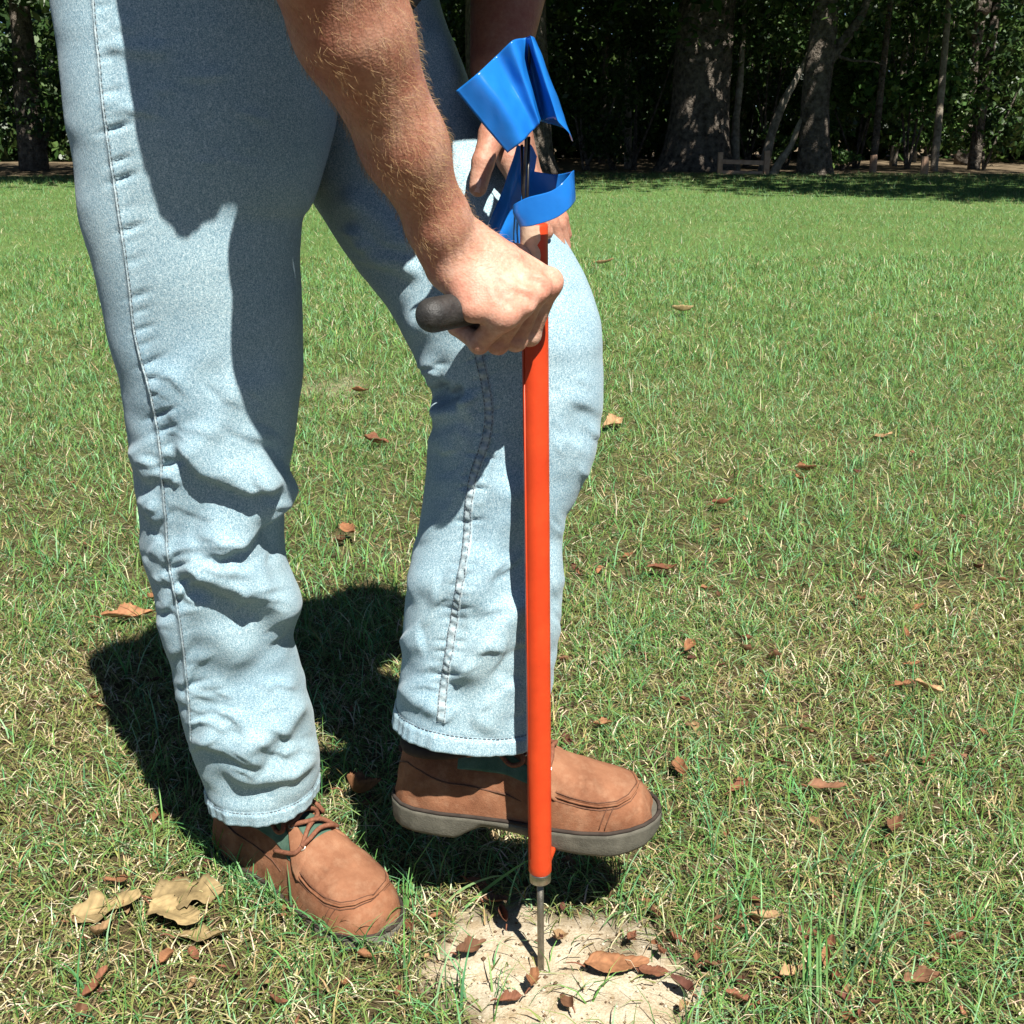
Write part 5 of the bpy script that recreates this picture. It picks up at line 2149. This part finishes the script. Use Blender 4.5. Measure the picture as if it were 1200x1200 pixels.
def flag(label, wire_pts, rad=0.0013):
    base = np.array(wire_pts[0])
    root = empty('marking_flag', tuple(base))
    tag(root, label, 'flag', 'blue plastic marking flags in the tool')
    mb = MB()
    mb.tube(np.array(wire_pts) - base, rad, 8)
    mb.build('wire', M['wire'], root)
    return root, base


dT = TB[1]
w0 = tool_at(TT[2] - 0.04)
f1, b1 = flag('blue flag held highest, creased square sheet folded over its wire', [w0 + (-0.003, -0.002, 0), W(*zq(402, 900), dT - .004), W(*zq(412, 640), dT - .002), W(*zq(432, 130), dT - .004)])
top = [(58, 372, 1.052), (176, 276, 1.046), (262, 196, 1.070), (345, 118, 1.066), (408, 104, 1.094), (434, 94, 1.070), (458, 104, 1.084), (452, 130, 1.112), (400, 150, 1.125)]
mid_ = [(188, 530, 1.050), (292, 432, 1.044), (355, 375, 1.068), (412, 318, 1.064), (452, 306, 1.096), (500, 300, 1.066), (556, 360, 1.086), (525, 350, 1.114), (430, 340, 1.125)]
bot = [(320, 682, 1.050), (398, 622, 1.046), (450, 566, 1.064), (488, 528, 1.064), (502, 518, 1.090), (572, 524, 1.064), (650, 622, 1.084), (600, 560, 1.114), (470, 520, 1.125)]
sheet('flag_sheet', [top, mid_, bot], 90, 40, M['blue'], f1, b1)
f2, b2_ = flag('blue flag curled in a loop just above the tube mouth', [w0 + (0.003, 0.001, 0), W(*zq(420, 900), dT + .002), W(*zq(428, 600), dT + .004)])
tp = [(376, 960, 1.082), (352, 945, 1.066), (420, 906, 1.060), (540, 872, 1.058), (612, 818, 1.062), (650, 772, 1.078), (640, 776, 1.108), (560, 790, 1.124), (455, 775, 1.124), (400, 770, 1.116)]
md = [(380, 1000, 1.084), (350, 992, 1.066), (425, 980, 1.060), (545, 946, 1.058), (620, 892, 1.062), (654, 852, 1.078), (646, 850, 1.108), (565, 866, 1.124), (455, 860, 1.124), (395, 870, 1.116)]
bt = [(392, 1050, 1.084), (382, 1052, 1.066), (450, 1046, 1.060), (560, 1010, 1.058), (628, 962, 1.062), (655, 928, 1.078), (648, 925, 1.108), (565, 935, 1.124), (455, 940, 1.124), (390, 960, 1.116)]
sheet('flag_sheet', [tp, md, bt], 110, 26, M['blue'], f2, b2_, 0.0010, 84)
f3, b3_ = flag('blue flag hanging limp behind the tube and right wrist', [w0 + (0, 0.004, 0), W(*zq(396, 880), dT + .008), W(*zq(392, 640), dT + .010)])
r0 = [(366, 640, 1.116), (400, 650, 1.112), (440, 640, 1.118), (470, 700, 1.122)]
r1 = [(320, 800, 1.118), (360, 830, 1.108), (410, 840, 1.116), (450, 820, 1.124)]
r2 = [(255, 960, 1.120), (300, 990, 1.104), (360, 1000, 1.112), (420, 960, 1.126)]
r3 = [(212, 1066, 1.118), (270, 1105, 1.100), (335, 1150, 1.108), (392, 1170, 1.124)]
sheet('flag_sheet', [r0, r1, r2, r3], 40, 50, M['blue'], f3, b3_, 0.002, 88)

# ================================================================== fallen leaves
LEAFC = {'tan': (0.46, 0.29, 0.15), 'brown': (0.22, 0.11, 0.06), 'orange': (0.37, 0.175, 0.085), 'pale': (0.42, 0.31, 0.15), 'dark': (0.15, 0.06, 0.04), 'rust': (0.28, 0.118, 0.065)}


def leaf_mesh(L, wid, lobes, curl, bend, col, seed, stem=0.15):
    """curled dead leaf along +x, real thickness comes from a solidify; returns V, F, colours"""
    rg = np.random.default_rng(seed)
    nu, nv = 30, 11
    u = np.linspace(0, 1, nu)
    prof = np.sin(np.pi * np.clip(u, 0, 1)**0.85)**0.75
    if lobes:
        prof = prof * (0.82 + 0.18 * np.cos(u * math.pi * 2 * lobes + rg.uniform(0, 6)))
    prof = np.maximum(prof * (1 + 0.08 * rg.normal(size=nu)), 0.015)
    v = np.linspace(-1, 1, nv)
    U, Vv = np.meshgrid(u, v, indexing='ij')
    x = L * (U - 0.5)
    y = wid / 2 * prof[:, None] * Vv
    c1 = curl * rg.uniform(0.7, 1.3)
    z = c1 * np.abs(Vv)**1.7 * wid * prof[:, None] + bend * L * ((U - 0.5) * 2)**2 * 0.35
    z += 0.10 * wid * np.sin(U * 9 + rg.uniform(0, 6)) * Vv * 0.8
    P = np.stack([x, y, z], -1).reshape(-1, 3)
    z2 = noise3(P, 0.55 / max(wid, 0.01) * 2.2, seed % 50) * wid * 0.10
    rib = np.exp(-(Vv.ravel() / 0.12)**2) * 0.02 * wid
    P[:, 2] += z2 - rib
    F = grid_faces(nu, nv)
    c = np.array(col) * (1 + 0.18 * noise3(P, 90, seed % 37))[:, None] * (1 + 0.12 * rg.normal())
    c = c * (1 - 0.25 * np.exp(-(Vv.ravel() / 0.10)**2))[:, None]
    fr = np.modf(np.abs(U.ravel() * 7 - np.abs(Vv.ravel()) * 1.3 + 10))[0]
    ve = np.exp(-((fr - 0.5) / 0.13)**2) * (np.abs(Vv.ravel()) > 0.08)
    P[:, 2] -= ve * wid * 0.012
    c = c * (1 - 0.28 * ve)[:, None]
    c = c * (1 - 0.35 * sstep(0.75, 1.0, np.abs(Vv.ravel())) * (0.5 + 0.5 * noise3(P, 160, seed % 31)))[:, None]
    return P, F, np.clip(c, 0.01, 0.9)


def fallen(px, py, Lpx, wr, lobes, colour, label, curl=0.35, bend=0.3, yaw=None, tilt=0.25, lift=0.014, group=None, seed=None, stem=True, pos=None):
    p = G(px, py) if pos is None else np.array((pos[0], pos[1], 0.0))
    seed = seed if seed is not None else int(px * 7 + py * 13) % 9973
    rg = random.Random(seed)
    dep = (p - CAMP) @ FWD
    L = Lpx * dep / FPX
    V, F, C = leaf_mesh(L, L * wr, lobes, curl, bend, LEAFC[colour], seed)
    o = obj_from('fallen_leaf', V, F, M['deadleaf'], None, True, C)
    m = o.modifiers.new('thickness', 'SOLIDIFY')
    m.thickness = 0.0003
    z = float(gh(np.array([p[0]]), np.array([p[1]]))[0])
    o.location = (p[0], p[1], z + lift + 0.1 * L * abs(bend))
    o.rotation_euler = (rg.uniform(-tilt, tilt), rg.uniform(-tilt, tilt), rg.uniform(0, 6.28) if yaw is None else math.radians(yaw))
    tag(o, label, 'leaf', group)
    if stem:
        mb = MB()
        mb.tube(bezier_pts([(-L * .48, 0, 0.0), (-L * .62, L * .03, 0.004), (-L * .78, L * .10, 0.0)], 7), np.linspace(0.0011, 0.0007, 7), 5)
        mb.build('leaf_stem', M['lace'], o)
    return o


GL = 'dead leaves lying on the lawn'
for a in [
    (722, 1146, 80, .42, 0, 'orange', 'long smooth orange brown leaf lying on the sand right of the rod', .12, .10, 12, .12, .008),
    (766, 1152, 36, .50, 0, 'rust', 'small rust leaf at the right tip of the long orange leaf', .3, .3, -10, .2, .006),
    (624, 1172, 40, .45, 2, 'orange', 'upright orange leaf below the rod at the front edge', .5, .4, 80, .5, .016),
    (598, 1186, 30, .6, 2, 'rust', 'dark rust leaf at the front edge just left of the rod', .5, .3, 20, .3, .008),
    (664, 1192, 28, .6, 1, 'brown', 'brown leaf at the front edge just right of the rod', .4, .3, 120, .3, .008),
    (562, 1050, 34, .5, 1, 'rust', 'rust leaf at the edge of the shoe shadow left of the rod', .4, .3, -25, .25, .010),
    (580, 1068, 30, .5, 0, 'brown', 'brown leaf on the sand lip left of the rod', .4, .5, 15, .25, .010),
    (590, 1092, 30, .35, 0, 'rust', 'thin curled leaf standing at the shadow edge left of the rod', .9, .5, 105, .5, .014),
    (552, 1128, 42, .5, 2, 'brown', 'brown leaf half in grass on the left of the sand', .4, .3, 35, .25, .010),
    (422, 955, 46, .36, 0, 'orange', 'curled orange leaf between the two shoes', 1.1, 1.2, 30, .4, .020),
    (222, 1066, 82, .78, 3, 'pale', 'large pale tan lobed leaf, uppermost by the left front shoe', .12, .12, 15, .15, .014),
    (206, 1094, 76, .75, 3, 'pale', 'large pale tan lobed leaf, middle one left of the front shoe', .14, .12, -30, .18, .018),
    (238, 1114, 64, .6, 3, 'pale', 'pale tan leaf lying lowest in the cluster left of the front shoe', .16, .15, 5, .2, .013),
    (126, 1082, 84, .62, 3, 'pale', 'pale tan curled leaf at the left edge of the lawn', .18, .2, 20, .2, .013),
    (118, 1118, 46, .3, 0, 'tan', 'narrow tan leaf drooping below the pale leaf at left edge', .6, .9, 75, .4, .018),
    (140, 1048, 30, .5, 1, 'orange', 'small orange leaf above the pale leaf at left edge', .4, .4, 0, .3, .014),
    (116, 1172, 46, .45, 1, 'rust', 'rust brown leaf in the bottom left corner', .4, .3, 70, .25, .012),
    (152, 736, 62, .42, 2, 'orange', 'large orange brown leaf left of the standing leg at the shadow edge', .4, .2, 25, .2, .022),
    (180, 712, 28, .5, 1, 'orange', 'small orange leaf touching the back of the standing leg', .4, .3, 80, .3, .020),
    (184, 974, 24, .5, 1, 'orange', 'small orange leaf behind the heel of the grounded shoe', .4, .3, 100, .3, .016),
    (410, 634, 38, .45, 1, 'orange', 'orange curled leaf on the lawn between the knees', .5, .5, -60, .3, .022),
    (440, 528, 30, .5, 2, 'rust', 'rust leaf on the lawn left of the bent knee', .5, .4, 10, .3, .020),
    (422, 466, 22, .5, 1, 'orange', 'small orange leaf beside the bare spot between the legs', .5, .4, 30, .3, .020),
    (718, 506, 34, .55, 1, 'tan', 'tan leaf on the lawn just right of the bent knee', .35, .3, 45, .35, .022),
    (944, 562, 34, .5, 1, 'orange', 'orange leaf, brightest one on the right side lawn', .4, .4, 30, .3, .022),
    (936, 572, 22, .6, 1, 'orange', 'small orange leaf leaning on the brightest leaf at right', .4, .4, 100, .3, .022),
    (1034, 518, 26, .5, 1, 'tan', 'tan leaf high on the right side lawn', .18, .2, 20, .2, .013),
    (846, 602, 26, .45, 1, 'rust', 'rust leaf in the middle of the right lawn', .4, .4, 15, .3, .022),
    (776, 678, 34, .45, 1, 'rust', 'rust leaf right of the tool at shin height', .4, .4, -10, .3, .018),
    (736, 662, 24, .5, 1, 'orange', 'orange leaf scrap right of the bent shin', .4, .4, 50, .3, .018),
    (806, 776, 30, .5, 1, 'orange', 'orange leaf right of the tool above the raised shoe', .5, .4, 60, .3, .018),
    (797, 916, 32, .62, 2, 'orange', 'orange ragged leaf just beyond the toe of the raised shoe', .3, .3, 95, .3, .020),
    (706, 864, 24, .5, 1, 'orange', 'small orange leaf right above the raised shoe', .4, .4, 0, .3, .016),
    (866, 936, 32, .5, 2, 'rust', 'rust leaf right of the raised shoe toe', .5, .3, 40, .3, .018),
    (968, 938, 44, .42, 1, 'brown', 'long brown leaf lying right of centre on the near lawn', .4, .3, -8, .25, .018),
    (1046, 984, 40, .5, 2, 'brown', 'brown crumpled leaf near the right edge by tall blades', .6, .4, 60, .4, .020),
    (892, 1096, 34, .5, 0, 'tan', 'tan leaf with smooth edge on the near right lawn', .35, .3, -20, .3, .018),
    (1086, 822, 34, .55, 1, 'tan', 'tan leaf at the right edge, level with the raised ankle', .4, .3, -10, .3, .018),
    (1056, 818, 24, .5, 1, 'orange', 'orange leaf just left of the tan leaf at right edge', .4, .3, 20, .3, .018),
    (968, 1142, 30, .36, 0, 'orange', 'narrow upright orange leaf at the lower right', .5, .3, 78, .5, .020),
    (930, 1158, 38, .55, 1, 'tan', 'tan crumpled leaf at the lower right beside tall blades', .5, .4, 15, .3, .016),
    (1080, 1168, 46, .55, 2, 'brown', 'brown crumpled leaf in the bottom right corner', .6, .4, 0, .4, .016),
    (836, 1150, 34, .45, 1, 'brown', 'brown leaf right of the sand at the front', .5, .4, 30, .4, .014),
    (796, 1172, 36, .5, 1, 'dark', 'dark red brown leaf at the right rim of the sand', .5, .4, 140, .4, .012),
    (860, 1186, 34, .5, 2, 'rust', 'rust leaf at the front edge right of the sand', .5, .4, 160, .4, .012),
    (800, 372, 26, .4, 0, 'pale', 'pale straw leaf far up the lawn right of the knee', .5, .5, 10, .4, .026),
    (708, 314, 24, .4, 1, 'tan', 'small tan leaf on the lawn right of the gripping hand', .4, .4, 0, .3, .030),
]:
    fallen(a[0], a[1], a[2], a[3], a[4], a[5], a[6], a[7], a[8], a[9], a[10], a[11], GL)
# unnamed scraps
rs = random.Random(5)
for side, n in ((1, 130), (-1, 64)):
    k = 0
    while k < n:
        d = rs.uniform(0.90, 1.2) if rs.random() < 0.42 else 0.95 * math.exp(rs.uniform(0, 1.25))
        x = rs.uniform(0.05, 0.44 * d + 0.02) * side
        if in_foot(np.array([x]), np.array([d]))[0] or (side == 1 and x < 0.17 and d < 1.1):
            continue
        k += 1
        px, py = proj(np.array([[x, d, 0.0]]))
        c_ = rs.choice(('brown', 'rust', 'orange', 'tan', 'dark', 'brown', 'rust'))
        where = 'near' if d < 1.25 else ('middle' if d < 2.0 else 'farther')
        far_ = 'outer' if abs(x) > 0.27 * d else 'inner'
        cw = {'brown': 'brown', 'rust': 'rust red', 'orange': 'orange', 'tan': 'tan', 'dark': 'dark brown'}[c_]
        lab = '%s leaf scrap in the %s grass, %s part %s of the tool' % (cw, where, far_, 'right' if side == 1 else 'left')
        fallen(float(px[0]), float(py[0]), rs.uniform(11, 24) * (1.3 / d)**0.4, rs.uniform(.35, .7), rs.choice((0, 1, 2)), c_, lab,
               rs.uniform(.3, .7), rs.uniform(.2, .6), None, .5, .012, 'leaf scraps in the grass ' + ('right' if side == 1 else 'left') + ' of the tool', 1000 + k * 2 + (side > 0), False, (x, d))

# crumbs of soil and bits of straw on the bare sand
cr = []
for k in range(420):
    a, r = rs.uniform(0, 6.28), 0.15 * math.sqrt(rs.random())
    x, y = SAND_C[0] + r * math.cos(a) * 1.1, SAND_C[1] + r * math.sin(a) * .9
    s = rs.uniform(0.0008, 0.0028) * (1.6 if rs.random() < 0.1 else 1)
    z = float(gh(np.array([x]), np.array([y]))[0])
    o8 = np.array([(1, 0, 0), (-1, 0, 0), (0, 1, 0), (0, -1, 0), (0, 0, 1), (0, 0, -1)], float) * s * np.random.default_rng(k).uniform(.5, 1.3, (6, 1))
    cr.append((o8 + (x, y, z + s * .4), np.array([(0, 2, 4), (2, 1, 4), (1, 3, 4), (3, 0, 4), (2, 0, 5), (1, 2, 5), (3, 1, 5), (0, 3, 5)]),
               np.tile(np.array(rs.choice([(.5, .42, .3), (.30, .22, .13), (.16, .10, .06), (.6, .52, .4)])), (6, 1))))
V_, F_, C_ = merge(cr)
o = obj_from('soil_crumbs', V_, F_, M['straw'], None, False, C_)
tag(o, 'loose crumbs of soil scattered over the pale sand', 'soil', kind='stuff')
